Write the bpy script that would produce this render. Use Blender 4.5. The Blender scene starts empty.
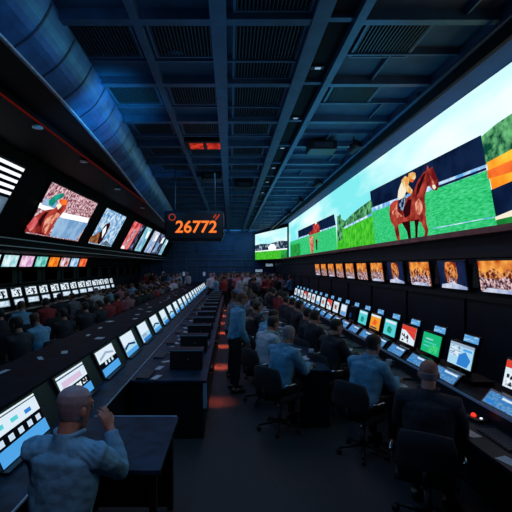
import bpy, bmesh, math, random
import numpy as np
from mathutils import Vector, Matrix, noise as mnoise

random.seed(7)
SC = bpy.context.scene
COL = SC.collection
R = math.radians
FARY = 32.6
CAMZ = 2.22

# ------------------------------------------------------------------ camera, world, lights, exposure
cam_d = bpy.data.cameras.new('camera')
cam = bpy.data.objects.new('camera', cam_d); COL.objects.link(cam)
cam.location = (0, 0, CAMZ); cam.rotation_euler = (R(90), 0, 0)
cam_d.sensor_width = 36; cam_d.lens = 36 * 400 / 512
cam_d.shift_x = 26 / 512; cam_d.shift_y = 10 / 512
cam_d.clip_end = 200
SC.camera = cam
SC.view_settings.view_transform = 'Standard'; SC.view_settings.look = 'None'
SC.view_settings.gamma = 1; SC.view_settings.use_curve_mapping = False
SC.view_settings.exposure = 0.0

w = bpy.data.worlds.new('world'); SC.world = w; w.use_nodes = True
w.node_tree.nodes['Background'].inputs[0].default_value = (0.05, 0.16, 0.45, 1)
w.node_tree.nodes['Background'].inputs[1].default_value = 0.05


def area(name, loc, rot, size, energy, color, size_y=None):
    l = bpy.data.lights.new(name, 'AREA'); l.energy = energy; l.color = color; l.size = size
    if size_y: l.shape = 'RECTANGLE'; l.size_y = size_y
    o = bpy.data.objects.new(name, l); COL.objects.link(o); o.location = loc
    o.rotation_euler = tuple(R(a) for a in rot)
    return o


def spot(name, loc, target, energy, color, angle=60, blend=0.8, radius=0.15):
    l = bpy.data.lights.new(name, 'SPOT'); l.energy = energy; l.color = color
    l.spot_size = R(angle); l.spot_blend = blend; l.shadow_soft_size = radius
    o = bpy.data.objects.new(name, l); COL.objects.link(o); o.location = loc
    d = Vector(target) - Vector(loc); o.rotation_euler = d.to_track_quat('-Z', 'Y').to_euler()
    return o


BLUE = (0.09, 0.48, 0.95)
area('hall_fill_light', (-0.9, 3.0, 4.8), (0, 0, 0), 1.2, 34, BLUE, 3.0)  # added overhead fill without fixtures, tints the hall blue and purple
area('hall_fill_light', (0.0, 9.0, 4.8), (0, 0, 0), 1.2, 36, BLUE, 5.0)
area('hall_fill_light', (-3.4, 12.0, 4.4), (0, 0, 0), 0.5, 6, BLUE, 9.0)
area('hall_fill_light', (0.4, 22.0, 4.8), (0, 0, 0), 2.0, 60, (0.7, 0.45, 0.85), 8.0)
area('hall_fill_light', (-3.6, 24.0, 4.4), (0, 0, 0), 0.6, 14, (0.7, 0.45, 0.85), 8.0)
area('far_wall_fill', (0.3, FARY - 2.2, 4.85), (35, 0, 0), 3.0, 22, (0.08, 0.48, 0.95), 0.6)  # added blue fill that lifts the far wall out of black
spot('duct_fill_spot', (-0.7, 5.4, 3.0), (-2.05, 6.6, 4.75), 460, (0.03, 0.50, 0.95), 50, 1.0)  # added spots in mid-air that make the duct glow blue
spot('duct_fill_spot', (-0.5, 1.5, 3.4), (-2.0, 3.6, 4.8), 46, (0.2, 0.5, 0.95), 60, 1.0)
spot('duct_fill_spot', (-1.0, 10.0, 3.2), (-2.4, 12.0, 4.75), 70, (0.03, 0.42, 0.95), 50, 1.0)
area('ceiling_fill_light', (2.5, 16.0, 3.4), (180, 0, 0), 0.5, 80, (0.05, 0.52, 0.95), 20.0)  # added upward fill to brighten the ceiling, no lamp fitted there
area('ceiling_fill_light', (-0.2, 10.0, 3.3), (180, 0, 0), 1.0, 13, (0.08, 0.5, 0.95), 16.0)
spot('near_men_fill_spot', (0.1, 0.4, 4.6), (-0.78, 2.1, 1.45), 66, (0.88, 0.72, 0.92), 26, 0.9, 0.1)  # added spots out of view to brighten the two nearest men
spot('near_men_fill_spot', (0.6, 1.6, 4.7), (1.7, 3.5, 1.2), 26, (0.9, 0.65, 0.85), 26, 0.9, 0.1)
area('aisle_light', (0.0, 9.0, 4.7), (0, 0, 0), 0.4, 16, (1.0, 0.55, 0.5), 6.0)


# ------------------------------------------------------------------ materials
def hx(h):
    h = h.lstrip('#')
    c = [int(h[i:i + 2], 16) / 255 for i in (0, 2, 4)]
    return tuple((v / 12.92 if v <= 0.04045 else ((v + 0.055) / 1.055) ** 2.4) for v in c) + (1,)


def mat(name, col, rough=0.5, metal=0.0, noise=0.0, nscale=20, bump=0.0, bscale=80, spec=0.5):
    m = bpy.data.materials.new(name); m.use_nodes = True
    nt = m.node_tree; b = nt.nodes['Principled BSDF']
    c = hx(col) if isinstance(col, str) else tuple(col) + (1,)
    b.inputs['Base Color'].default_value = c
    b.inputs['Roughness'].default_value = rough; b.inputs['Metallic'].default_value = metal
    b.inputs['Specular IOR Level'].default_value = spec
    tc = nt.nodes.new('ShaderNodeTexCoord')
    if noise:
        n = nt.nodes.new('ShaderNodeTexNoise'); n.inputs['Scale'].default_value = nscale; n.inputs['Detail'].default_value = 4
        nt.links.new(tc.outputs['Object'], n.inputs['Vector'])
        r = nt.nodes.new('ShaderNodeValToRGB')
        r.color_ramp.elements[0].position = 0.3; r.color_ramp.elements[1].position = 0.7
        r.color_ramp.elements[0].color = tuple(v * (1 - noise) for v in c[:3]) + (1,)
        r.color_ramp.elements[1].color = tuple(min(1, v * (1 + noise)) for v in c[:3]) + (1,)
        nt.links.new(n.outputs['Fac'], r.inputs['Fac']); nt.links.new(r.outputs['Color'], b.inputs['Base Color'])
    if bump:
        n2 = nt.nodes.new('ShaderNodeTexNoise'); n2.inputs['Scale'].default_value = bscale
        nt.links.new(tc.outputs['Object'], n2.inputs['Vector'])
        bp = nt.nodes.new('ShaderNodeBump'); bp.inputs['Strength'].default_value = bump; bp.inputs['Distance'].default_value = 0.01
        nt.links.new(n2.outputs['Fac'], bp.inputs['Height']); nt.links.new(bp.outputs['Normal'], b.inputs['Normal'])
    return m


def emit(name, col, strength=1.0, col2=None, scale=6.0, lo=0.4, hi=0.6, tex='noise', stretch=(1, 1, 1)):
    """glowing picture material of a screen or lamp; col2 mottles the colour"""
    m = bpy.data.materials.new(name); m.use_nodes = True
    nt = m.node_tree; nt.nodes.remove(nt.nodes['Principled BSDF'])
    e = nt.nodes.new('ShaderNodeEmission'); out = nt.nodes['Material Output']
    nt.links.new(e.outputs[0], out.inputs[0])
    e.inputs[0].default_value = hx(col); e.inputs[1].default_value = strength
    if col2:
        tc = nt.nodes.new('ShaderNodeTexCoord'); mp = nt.nodes.new('ShaderNodeMapping')
        mp.inputs['Scale'].default_value = stretch
        nt.links.new(tc.outputs['Object'], mp.inputs[0])
        if tex == 'voronoi':
            n = nt.nodes.new('ShaderNodeTexVoronoi'); so = 'Color'
        else:
            n = nt.nodes.new('ShaderNodeTexNoise'); so = 'Fac'; n.inputs['Detail'].default_value = 5
        n.inputs['Scale'].default_value = scale
        nt.links.new(mp.outputs[0], n.inputs['Vector'])
        r = nt.nodes.new('ShaderNodeValToRGB')
        r.color_ramp.elements[0].position = lo; r.color_ramp.elements[1].position = hi
        r.color_ramp.elements[0].color = hx(col); r.color_ramp.elements[1].color = hx(col2)
        nt.links.new(n.outputs[so], r.inputs['Fac']); nt.links.new(r.outputs['Color'], e.inputs[0])
    return m


M = {}
M['black'] = mat('black_plastic', (0.006, 0.007, 0.010), 0.45, noise=0.2, nscale=30)
M['gloss'] = mat('gloss_black', (0.006, 0.008, 0.013), 0.22, noise=0.2, nscale=10)
M['wall'] = mat('dark_wall_panel', (0.010, 0.014, 0.028), 0.55, noise=0.35, nscale=2)
M['wallfar'] = mat('navy_far_wall', (0.025, 0.075, 0.19), 0.6, noise=0.3, nscale=1.5)
M['bulk'] = mat('black_bulkhead', (0.0015, 0.002, 0.004), 0.65, noise=0.3, nscale=4, spec=0.12)
M['floor'] = mat('dark_carpet', (0.050, 0.038, 0.042), 0.7, noise=0.5, nscale=60, bump=0.3, bscale=300)
M['ceil'] = mat('ceiling_tile', (0.040, 0.080, 0.150), 0.6, noise=0.25, nscale=3)
M['beam'] = mat('ceiling_beam_metal', (0.075, 0.15, 0.27), 0.42, 0.3, noise=0.2, nscale=5)
M['grille'] = mat('grille_metal', (0.05, 0.07, 0.10), 0.45, 0.5, noise=0.2)
M['void'] = mat('plenum_black', (0.003, 0.003, 0.005), 0.9)
M['duct'] = mat('blue_duct_metal', (0.08, 0.22, 0.52), 0.34, 0.5, noise=0.4, nscale=2.5)
M['seam'] = mat('duct_seam', (0.035, 0.06, 0.12), 0.4, 0.5)
M['trimmetal'] = mat('brushed_trim', (0.62, 0.68, 0.78), 0.4, 0.2, noise=0.2)
M['ledge'] = mat('ledge_red_glow', (0.62, 0.20, 0.17), 0.4, 0.2, noise=0.3, nscale=4)  # red glow from the amber monitors put into the ledge colour
M['desk'] = mat('desk_laminate', (0.008, 0.012, 0.022), 0.45, noise=0.4, nscale=9, spec=0.25)
M['soffit'] = mat('blue_soffit_paint', (0.001, 0.045, 0.15), 0.6, noise=0.2, nscale=3, spec=0.1)
M['desktop'] = mat('desktop_blue_laminate', (0.010, 0.030, 0.062), 0.5, noise=0.7, nscale=7, spec=0.15)
M['contop'] = mat('console_top_laminate', (0.003, 0.008, 0.016), 0.6, noise=0.7, nscale=6, spec=0.05)
M['edge'] = mat('desk_edge_metal', (0.40, 0.62, 0.85), 0.35, 0.3)
M['fabric'] = mat('chair_fabric', (0.010, 0.012, 0.018), 0.8, noise=0.4, nscale=50, bump=0.3)
M['chrome'] = mat('chair_chrome', (0.45, 0.48, 0.55), 0.2, 1.0)
M['paper'] = mat('paper', (0.62, 0.66, 0.72), 0.7, noise=0.15, nscale=40)
M['mug'] = mat('mug_ceramic', (0.5, 0.5, 0.55), 0.25)
M['keys'] = mat('keyboard_keys', (0.05, 0.06, 0.08), 0.4)
M['skin'] = mat('skin', (0.40, 0.19, 0.14), 0.5, noise=0.12, nscale=25)
M['skin2'] = mat('skin_dark', (0.20, 0.09, 0.06), 0.5, noise=0.12, nscale=25)
M['eye'] = mat('eye_dark', (0.02, 0.015, 0.012), 0.15)
M['hair_grey'] = mat('hair_grey', (0.27, 0.23, 0.27), 0.6, noise=0.12, nscale=60, bump=0.2, bscale=200)
M['hair_dark'] = mat('hair_dark', (0.012, 0.010, 0.010), 0.5, noise=0.5, nscale=90, bump=0.5, bscale=200)
M['hair_brown'] = mat('hair_brown', (0.10, 0.035, 0.02), 0.5, noise=0.5, nscale=90, bump=0.5, bscale=200)
M['sh_blue'] = mat('light_blue_shirt', (0.13, 0.36, 0.56), 0.75, noise=0.25, nscale=14, bump=0.4, bscale=30)
M['sh_white'] = mat('white_shirt', (0.50, 0.58, 0.68), 0.75, noise=0.12, nscale=14, bump=0.4, bscale=30)
M['sh_dark'] = mat('dark_jacket', (0.012, 0.015, 0.026), 0.75, noise=0.3, nscale=14, bump=0.4, bscale=30)
M['sh_red'] = mat('red_top', (0.28, 0.02, 0.03), 0.75, noise=0.3, nscale=14)
M['sh_grey'] = mat('grey_top', (0.12, 0.13, 0.17), 0.75, noise=0.3, nscale=14)
M['sh_pink'] = mat('pink_top', (0.38, 0.14, 0.20), 0.75, noise=0.3, nscale=14)
M['tr_black'] = mat('black_trousers', (0.008, 0.009, 0.014), 0.8, noise=0.3, nscale=20)
M['shoe'] = mat('black_shoe', (0.008, 0.008, 0.010), 0.3)
M['cap'] = mat('blue_cap', (0.05, 0.12, 0.25), 0.7, noise=0.2)
M['belt'] = mat('belt_leather', (0.02, 0.012, 0.008), 0.4)


# ------------------------------------------------------------------ mesh builder
class MB:
    def __init__(s):
        s.bm = bmesh.new(); s.uv = s.bm.loops.layers.uv.new('UVMap')

    def _add(s, vs, fs, mi=0, smooth=False):
        v = [s.bm.verts.new(p) for p in vs]
        for f in fs:
            try:
                fc = s.bm.faces.new([v[i] for i in f]); fc.material_index = mi; fc.smooth = smooth
            except ValueError:
                pass
        return v

    def box(s, x0, x1, y0, y1, z0, z1, mi=0, bev=0.0, mtx=None):
        b = bmesh.new()
        vs = [b.verts.new(p) for p in ((x0, y0, z0), (x1, y0, z0), (x1, y1, z0), (x0, y1, z0), (x0, y0, z1), (x1, y0, z1), (x1, y1, z1), (x0, y1, z1))]
        for f in ((0, 3, 2, 1), (4, 5, 6, 7), (0, 1, 5, 4), (1, 2, 6, 5), (2, 3, 7, 6), (3, 0, 4, 7)):
            b.faces.new([vs[i] for i in f])
        if bev:
            bmesh.ops.bevel(b, geom=list(b.edges), offset=bev, segments=2, profile=0.6, affect='EDGES')
        b.verts.index_update()
        pts = [(mtx @ v.co if mtx else v.co.copy()) for v in b.verts]
        fs = [[v.index for v in f.verts] for f in b.faces]
        b.free()
        s._add(pts, fs, mi)
        return s

    def prism(s, poly, axis, a0, a1, mi=0):
        """poly of 2-D points extruded along axis 'x','y' or 'z'"""
        def mk(p, a):
            return {'y': (p[0], a, p[1]), 'x': (a, p[0], p[1]), 'z': (p[0], p[1], a)}[axis]
        n = len(poly)
        vs = [mk(p, a0) for p in poly] + [mk(p, a1) for p in poly]
        fs = [list(range(n))[::-1], list(range(n, 2 * n))] + [[i, (i + 1) % n, n + (i + 1) % n, n + i] for i in range(n)]
        s._add(vs, fs, mi)
        return s

    def poly(s, pts, mi=0):
        s._add(pts, [list(range(len(pts)))], mi)
        return s

    def quad(s, a, b, c, d, mi=0):
        v = s._add([a, b, c, d], [[0, 1, 2, 3]], mi)
        f = v[0].link_faces[0]
        for l, t in zip(f.loops, ((0, 0), (1, 0), (1, 1), (0, 1))):
            l[s.uv].uv = t
        return s

    def tube(s, pts, r, n=10, mi=0, closed=False):
        pts = [Vector(p) for p in pts]; rs = r if isinstance(r, (list, tuple)) else [r] * len(pts)
        rings = []
        for i, p in enumerate(pts):
            if closed: t = pts[(i + 1) % len(pts)] - pts[i - 1]
            else: t = pts[min(i + 1, len(pts) - 1)] - pts[max(i - 1, 0)]
            t.normalize()
            up = Vector((0, 0, 1)) if abs(t.z) < 0.9 else Vector((0, 1, 0))
            a = t.cross(up).normalized(); b = a.cross(t)
            rings.append([p + (a * math.cos(k * 2 * math.pi / n) + b * math.sin(k * 2 * math.pi / n)) * rs[i] for k in range(n)])
        vs = [q for ring in rings for q in ring]; fs = []
        m = len(rings)
        for i in range(m if closed else m - 1):
            j = (i + 1) % m
            for k in range(n):
                fs.append([i * n + k, i * n + (k + 1) % n, j * n + (k + 1) % n, j * n + k])
        if not closed:
            fs.append(list(range(n))[::-1]); fs.append([(m - 1) * n + k for k in range(n)])
        s._add(vs, fs, mi, True)
        return s

    def lathe(s, prof, c=(0, 0, 0), n=20, mi=0):
        c = Vector(c); vs = []; fs = []
        for r, z in prof:
            for k in range(n):
                a = 2 * math.pi * k / n
                vs.append(c + Vector((r * math.cos(a), r * math.sin(a), z)))
        m = len(prof)
        for i in range(m - 1):
            for k in range(n):
                fs.append([i * n + k, i * n + (k + 1) % n, (i + 1) * n + (k + 1) % n, (i + 1) * n + k])
        fs.append(list(range(n))[::-1]); fs.append([(m - 1) * n + k for k in range(n)])
        s._add(vs, fs, mi, True)
        return s

    def ball(s, c, r, sc=(1, 1, 1), n=12, mi=0, mtx=None):
        c = Vector(c); prof = [(math.sin(math.pi * i / n), -math.cos(math.pi * i / n)) for i in range(1, n)]
        vs = []; fs = []; k2 = n * 2
        for q, z in prof:
            for k in range(k2):
                a = 2 * math.pi * k / k2
                p = Vector((q * math.cos(a) * r * sc[0], q * math.sin(a) * r * sc[1], z * r * sc[2]))
                vs.append(c + (mtx @ p if mtx else p))
        m = len(prof)
        for i in range(m - 1):
            for k in range(k2):
                fs.append([i * k2 + k, i * k2 + (k + 1) % k2, (i + 1) * k2 + (k + 1) % k2, (i + 1) * k2 + k])
        fs.append(list(range(k2))[::-1]); fs.append([(m - 1) * k2 + k for k in range(k2)])
        s._add(vs, fs, mi, True)
        return s

    def build(s, name, mats, parent=None, norm=True):
        if norm: bmesh.ops.recalc_face_normals(s.bm, faces=list(s.bm.faces))
        me = bpy.data.meshes.new(name); s.bm.to_mesh(me); s.bm.free()
        for m in (mats if isinstance(mats, (list, tuple)) else [mats]): me.materials.append(M[m] if isinstance(m, str) else m)
        o = bpy.data.objects.new(name, me); COL.objects.link(o)
        if parent is not None: o.parent = parent
        return o


def tag(o, label, cat, group=None, kind=None):
    if label: o['label'] = label
    if cat: o['category'] = cat
    if group: o['group'] = group
    if kind: o['kind'] = kind
    return o


def thing(name, label, cat, loc=(0, 0, 0), rz=0.0, group=None):
    o = bpy.data.objects.new(name, None); COL.objects.link(o)
    o.empty_display_size = 0.1
    o.location = loc; o.rotation_euler = (0, 0, rz)
    return tag(o, label, cat, group)


def struct(o):
    o['kind'] = 'structure'
    return o


KIDS = {}
def kids(o):
    return [c for c in COL.objects if c.parent == o]


def copy_tree(root, loc, rz, label, group=None, swap=None, tree=None):
    """a copy of a thing with its parts and sub-parts; swap = {part name stem: mesh}"""
    tree = tree or tree_of(root)
    def rec(node, parent):
        o, ch = node
        c = o.copy(); COL.objects.link(c)
        if parent is not None: c.parent = parent
        if swap:
            st = o.name.split('.')[0]
            if st in swap: c.data = swap[st]
        for n in ch: rec(n, c)
        return c
    r = rec(tree, None)
    r.location = loc; r.rotation_euler = (0, 0, rz)
    if label: r['label'] = label
    if group: r['group'] = group
    return r


def tree_of(root):
    by = {}
    for o in COL.objects:
        if o.parent: by.setdefault(o.parent.name, []).append(o)
    def rec(o): return (o, [rec(c) for c in by.get(o.name, [])])
    return rec(root)


ORD = ['first', 'second', 'third', 'fourth', 'fifth', 'sixth', 'seventh', 'eighth', 'ninth', 'tenth', 'eleventh', 'twelfth', 'thirteenth',
       'fourteenth', 'fifteenth', 'sixteenth', 'seventeenth', 'eighteenth', 'nineteenth', 'twentieth', 'twenty-first', 'twenty-second',
       'twenty-third', 'twenty-fourth', 'twenty-fifth', 'twenty-sixth', 'twenty-seventh', 'twenty-eighth', 'twenty-ninth', 'thirtieth',
       'thirty-first', 'thirty-second', 'thirty-third', 'thirty-fourth']

# ------------------------------------------------------------------ the hall: structure
FAR = 32.6
CEIL = 5.0
struct(MB().box(-8.2, 4.3, -1.5, FAR + .2, -0.2, 0).build('floor', 'floor'))
struct(MB().box(-8.2, 4.3, -1.5, FAR + .2, CEIL + .06, CEIL + .26).build('ceiling', 'ceil'))
# right wall: lower part with the monitors, upper part behind the video wall
struct(MB().box(3.66, 4.1, -1.5, FAR, 0, 2.66).box(3.95, 4.1, -1.5, FAR, 2.66, CEIL + .06).build('wall_right', 'wall'))
t = MB()
for i in range(15):
    y = 2.1 + i * 2.05
    t.box(3.63, 3.66, y, y + .05, 0, 1.72)
t.box(3.60, 3.66, -1.5, FAR, 1.72, 1.80).box(3.60, 3.66, -1.5, FAR, 2.34, 2.42)
struct(t.build('trim_1', 'black'))
struct(MB().box(3.42, 3.95, -1.5, 27.0, 2.66, 2.745).build('trim_2', 'ledge'))
# far wall
struct(MB().box(-8.2, 4.3, FAR, FAR + .2, 0, CEIL + .06).build('wall_far', 'wallfar'))
t = MB()
for i in range(9):
    x = -6.4 + i * 0.92
    t.box(x, x + .06, FAR - .06, FAR, 0, 2.7)
for z in (1.7, 2.2, 2.7):
    t.box(-6.4, 1.9, FAR - .08, FAR, z, z + .06)
for i in range(7):
    t.box(-5.6 + i * 1.0, -5.57 + i * 1.0, FAR - .07, FAR, 2.7, 3.9)
for z in (3.1, 3.5, 3.9):
    t.box(-5.6, .5, FAR - .07, FAR, z, z + .04)
struct(t.build('trim_3', 'beam'))
# left wall behind the raised monitor row and the rear wall behind the camera
struct(MB().box(-8.2, -7.3, -1.5, FAR, 0, CEIL + .06).build('wall_left', 'wall'))
t = MB()
for i in range(16):
    y = 5.0 + i * 1.75
    t.box(-7.34, -7.3, y, y + .08, 0, 2.2)
    t.box(-7.32, -7.3, y + .3, y + 1.4, 1.65, 2.15, 1)
t.box(-7.36, -7.3, -1.5, FAR, 2.2, 2.28).box(-7.34, -7.3, -1.5, FAR, 1.55, 1.6)
struct(t.build('trim_4', ['black', 'wallfar']))
struct(MB().box(-8.2, 4.3, -1.7, -1.5, 0, CEIL + .26).build('wall_rear', 'wall'))
# left bulkhead: flat black soffit, tilted screen face, double ledge
BT = (-4.36, 4.6); BB = (-5.28, 2.86)
_u = np.linspace(-1.5, FAR, 70)
DUCTLINE = (_u, np.convolve(np.pad(np.interp(_u, [0, 5, 8.8, 11.6, 21.8, 33], [-1.85, -1.86, -2.07, -2.31, -2.95, -3.45]), 3, mode='edge'), np.ones(7) / 7, 'valid'))
t = MB(); vs = []
for yy, xx in zip(*DUCTLINE):
    xs = float(xx) - .42
    vs += [(xs, yy, CEIL + .06), (xs, yy, 4.56), (min(BT[0], xs), yy, BT[1]), (BB[0], yy, BB[1]), (-5.28, yy, 2.60), (-8.0, yy, 2.60), (-8.0, yy, CEIL + .06)]
m_ = len(_u)
t._add(vs, [[i * 7 + k, i * 7 + (k + 1) % 7, i * 7 + 7 + (k + 1) % 7, i * 7 + 7 + k] for i in range(m_ - 1) for k in range(7)] + [list(range(7))[::-1], [(m_ - 1) * 7 + k for k in range(7)]])
struct(t.build('trim_5', 'bulk'))
# light reveal rails along the ledge
for z0, x0 in ((2.875, -5.27), (2.685, -5.255)):
    o = MB().box(x0, x0 + .035, -1.4, FAR - .05, z0, z0 + .022).build('ledge_rail', 'paper')
    tag(o, 'long thin pale rail along the left bulkhead, %s of the two' % ('upper' if z0 > 2.8 else 'lower'), 'rail')

# ceiling grid
GX = [(-1.05, .045), (-.13, .09), (1.0, .09), (1.44, .05), (3.05, .05)]
GY = [1.35 + 1.56 * i for i in range(21)]
t = MB()
for x, hw in GX:
    t.box(x - hw, x + hw, -1.4, FAR, CEIL - .08, CEIL + .06)
struct(t.build('trim_6', 'beam'))
t = MB()
for y in GY:
    t.box(-2.3, 1.0, y - .06, y + .06, CEIL - .06, CEIL + .06)
    t.box(1.44, 3.08, y - .05, y + .05, CEIL - .06, CEIL + .06)
    t.box(1.0, 1.44, y - .04, y + .04, CEIL - .03, CEIL + .06)
struct(t.build('trim_7', 'beam'))
t = MB()
for y in GY:
    t.box(-2.0, 0.95, y + .92, y + .96, CEIL - .02, CEIL + .06)
    t.box(1.5, 3.03, y + .75, y + .78, CEIL - .02, CEIL + .06)
    t.box(2.1 + .5 * (GY.index(y) % 2), 2.12 + .5 * (GY.index(y) % 2), y + .78, y + 1.5, CEIL - .015, CEIL + .06)
struct(t.build('trim_8', 'beam'))
struct(MB().box(1.06, 1.38, -1.4, FAR, CEIL + .02, CEIL + .06).box(3.14, 3.40, -1.4, FAR - 3, CEIL + .03, CEIL + .06).build('trim_9', 'void'))
# bluish soffit strip beside the video wall
struct(MB().box(3.40, 3.95, -1.4, FAR, CEIL - .02, CEIL + .06).box(3.08, 3.14, -1.4, FAR, CEIL - .25, CEIL + .06, 1).build('trim_10', ['soffit', 'void']))

# grilles in the ceiling cells
def grille(name, wx, wy):
    root = thing(name, None, 'vent')
    MB().box(0, wx, 0, .03, 0, .05).box(0, wx, wy - .03, wy, 0, .05).box(0, .03, .03, wy - .03, 0, .05).box(wx - .03, wx, .03, wy - .03, 0, .05).build('frame', 'beam', root)
    MB().box(.03, wx - .03, .03, wy - .03, .045, .05).build('backing', 'void', root)
    s = MB(); n = int(wx / .045)
    for i in range(n):
        x = .045 + i * (wx - .09) / (n - 1)
        s.box(x - .007, x + .007, .03, wy - .03, .004, .042)
    s.build('slats', 'grille', root)
    return root


g0 = grille('ceiling_grille', .78, .80)
g1 = grille('ceiling_grille', .86, 1.40)
tg0, tg1 = tree_of(g0), tree_of(g1)
used0 = used1 = False
for j, y in enumerate(GY[:14]):
    for i, x in enumerate((-2.0, -1.05, -0.04, 1.5)):
        if x == 1.5 and j > 3: continue
        if x == -0.04 and j in (1, 2, 3): big = True
        else: big = False
        colname = ('beside the blue duct', 'second column from the blue duct', 'centre column', 'right of the dark light slot')[i]
        lab = '%s slatted ceiling grille, %s, %s row from the camera' % ('large square' if big else 'dark oblong', colname, ORD[j])
        loc = (x + .075, y + .07, CEIL - .005)
        if big and not used1: g1.location = loc; g1['label'] = lab; g1['group'] = 'ceiling grilles'; used1 = True
        elif big: copy_tree(g1, loc, 0, lab, 'ceiling grilles', tree=tg1)
        elif not used0: g0.location = loc; g0['label'] = lab; g0['group'] = 'ceiling grilles'; used0 = True
        else: copy_tree(g0, loc, 0, lab, 'ceiling grilles', tree=tg0)

# blue duct: quarter-round, drifting away to the left
duct = thing('air_duct', 'glossy blue curved metal duct running along the left of the ceiling', 'duct')
def duct_x(y):
    return float(np.interp(y, *DUCTLINE))
NS = 8
def duct_ring(y, grow=0.0):
    x0 = duct_x(y); dz = .46 + .1 * min(1, max(0, (y - 6) / 8)); pts = []
    for k in range(NS + 1):
        a = k / NS; b = math.sin(math.pi * a) * .06 + grow
        pts.append((x0 - .40 * a + b * .75, y, CEIL - .02 - dz * a - b * .65))
    pts.append((x0 - .47, y, pts[-1][2])); pts.append((x0 - .47, y, CEIL - .0))
    pts.append((x0 + grow, y, CEIL))
    return pts
ys = [-1.4 + i * .5 for i in range(68)]
t = MB(); rings = [duct_ring(y) for y in ys]; n = len(rings[0])
t._add([p for r in rings for p in r], [[i * n + k, i * n + (k + 1) % n, (i + 1) * n + (k + 1) % n, (i + 1) * n + k] for i in range(len(rings) - 1) for k in range(n)] + [list(range(n)), [(len(rings) - 1) * n + k for k in range(n)]], 0, False)
do = t.build('duct_shell', 'duct', duct)
for i in range(44):
    y = 2.2 + i * .66
    a, b = duct_ring(y, .008), duct_ring(y + .03, .008)
    t = MB(); t._add(a + b, [[k, k + 1, n + k + 1, n + k] for k in range(n - 1)], 0)
    t.build('seam_band', 'seam', duct)
t = MB(); t.tube([(duct_x(y) - .41, y, duct_ring(y)[NS][2] - .012) for y in ys], .014, 6)
t.build('edge_strip', 'trimmetal', duct)

# red light strip on the soffit
M['redled'] = emit('red_led', '#5a0e0c', 0.7)
rs = thing('light_strip', 'thin red light strip along the black soffit left of the blue duct', 'light')
MB().box(-3.06, -3.0, 1.0, 15.0, 4.50, 4.57).build('channel', 'black', rs)
MB().box(-3.045, -3.015, 1.0, 15.0, 4.488, 4.499).build('diffuser', 'redled', rs)
M['dim'] = emit('dim_downlight', '#5a6a86', 0.6)
for k, (x, y) in enumerate(((-3.22, 6.7), (-3.25, 8.9), (-3.4, 12.1), (-3.5, 16.0))):
    d = thing('downlight', 'dim round downlight in the black soffit, %s from the camera' % ORD[k], 'light', (x, y, 4.56), 0, 'soffit downlights')
    MB().lathe([(.06, -.03), (.085, -.03), (.085, .0), (.06, .0)], n=18).build('trim_ring', 'trimmetal', d)
    MB().lathe([(.055, -.02), (.055, -.012)], n=18).build('lens', 'dim', d)

# ------------------------------------------------------------------ video wall on the right
def trace(px, py, p0, nrm):
    d = Vector(((px - 230) / 400, 1, -(py - 266) / 400)); o = Vector((0, 0, CAMZ))
    return o + d * ((Vector(p0) - o).dot(nrm) / d.dot(nrm))


E = {}
E['sky'] = emit('picture_sky', '#f2ffff', 1.1, '#7fe6ea', .42, .34, .62, stretch=(1, .45, 1.7))
E['navy'] = emit('picture_navy', '#0a1838', .8, '#13284e', 2)
E['turf'] = emit('picture_turf', '#10b45c', 1.0, '#4edc94', 16, .36, .66, stretch=(1, .5, 3))
E['grass'] = emit('picture_grass', '#28a822', 1.0, '#5ad83a', 6, .35, .65)
E['tree'] = emit('picture_trees', '#0a4a38', 1.0, '#6cc07c', 7, .4, .64)
E['rail'] = emit('picture_rail', '#cfeaff', 1.1, '#5aa4e0', 4, .4, .6)
E['white'] = emit('picture_white', '#f4fbff', 1.15)
E['orange'] = emit('picture_sunset', '#ff8a1e', 1.1, '#ffd040', 1.6, .35, .65)
E['red'] = emit('picture_red', '#d8321c', 1.0, '#ff7a30', 2)
E['horse'] = emit('picture_horse', '#6a1418', 1.0, '#c04a3a', 3.2, .38, .64)
E['horsed'] = emit('picture_horse_dark', '#2c0810', 1.0)
E['horsel'] = emit('picture_horse_light', '#f0a88c', 1.05, '#a83c30', 7)
E['silk'] = emit('picture_silks', '#e8a040', 1.0, '#f4e0b0', 6, .4, .6)
E['cream'] = emit('picture_cream', '#f2ead0', 1.05)
E['cloth'] = emit('picture_saddle_cloth', '#121a3c', 1.0, '#8fb0d0', 9, .5, .6)
E['green2'] = emit('picture_green_dark', '#187a30', 1.0, '#2fb050', 4)

E['silkred'] = emit('picture_red_silks', '#a82430', 1.0, '#d85048', 8)
VX = 3.80
NV = Vector((-1, 0, 0))
vw = thing('video_wall', 'huge bright video wall of horse racing along the right wall', 'screen')
MB().box(VX + .01, 3.95, 2.5, 25.9, 2.745, CEIL - .02).build('cabinet', 'black', vw)
def vq(px, py, lay=0): return trace(px, py, (VX - .002 * lay, 0, 0), NV)
MB().quad((VX, 25.8, 2.78), (VX, 2.6, 2.78), (VX, 2.6, 4.97), (VX, 25.8, 4.97)).build('display', E['sky'], vw, norm=False)


def pics(name, parent, layers, fn, norm=None):
    """one flat picture on a display: [(emissive material, pixel outline)]; outlines further down lie 2 mm in front"""
    mats = []; t = MB()
    for i, (m, pts) in enumerate(layers):
        if m not in mats: mats.append(m)
        t.poly([fn(x, y, i + 1) for x, y in pts], mats.index(m))
    return t.build(name, [E[m] if isinstance(m, str) else m for m in mats], parent, norm=False)


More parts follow.
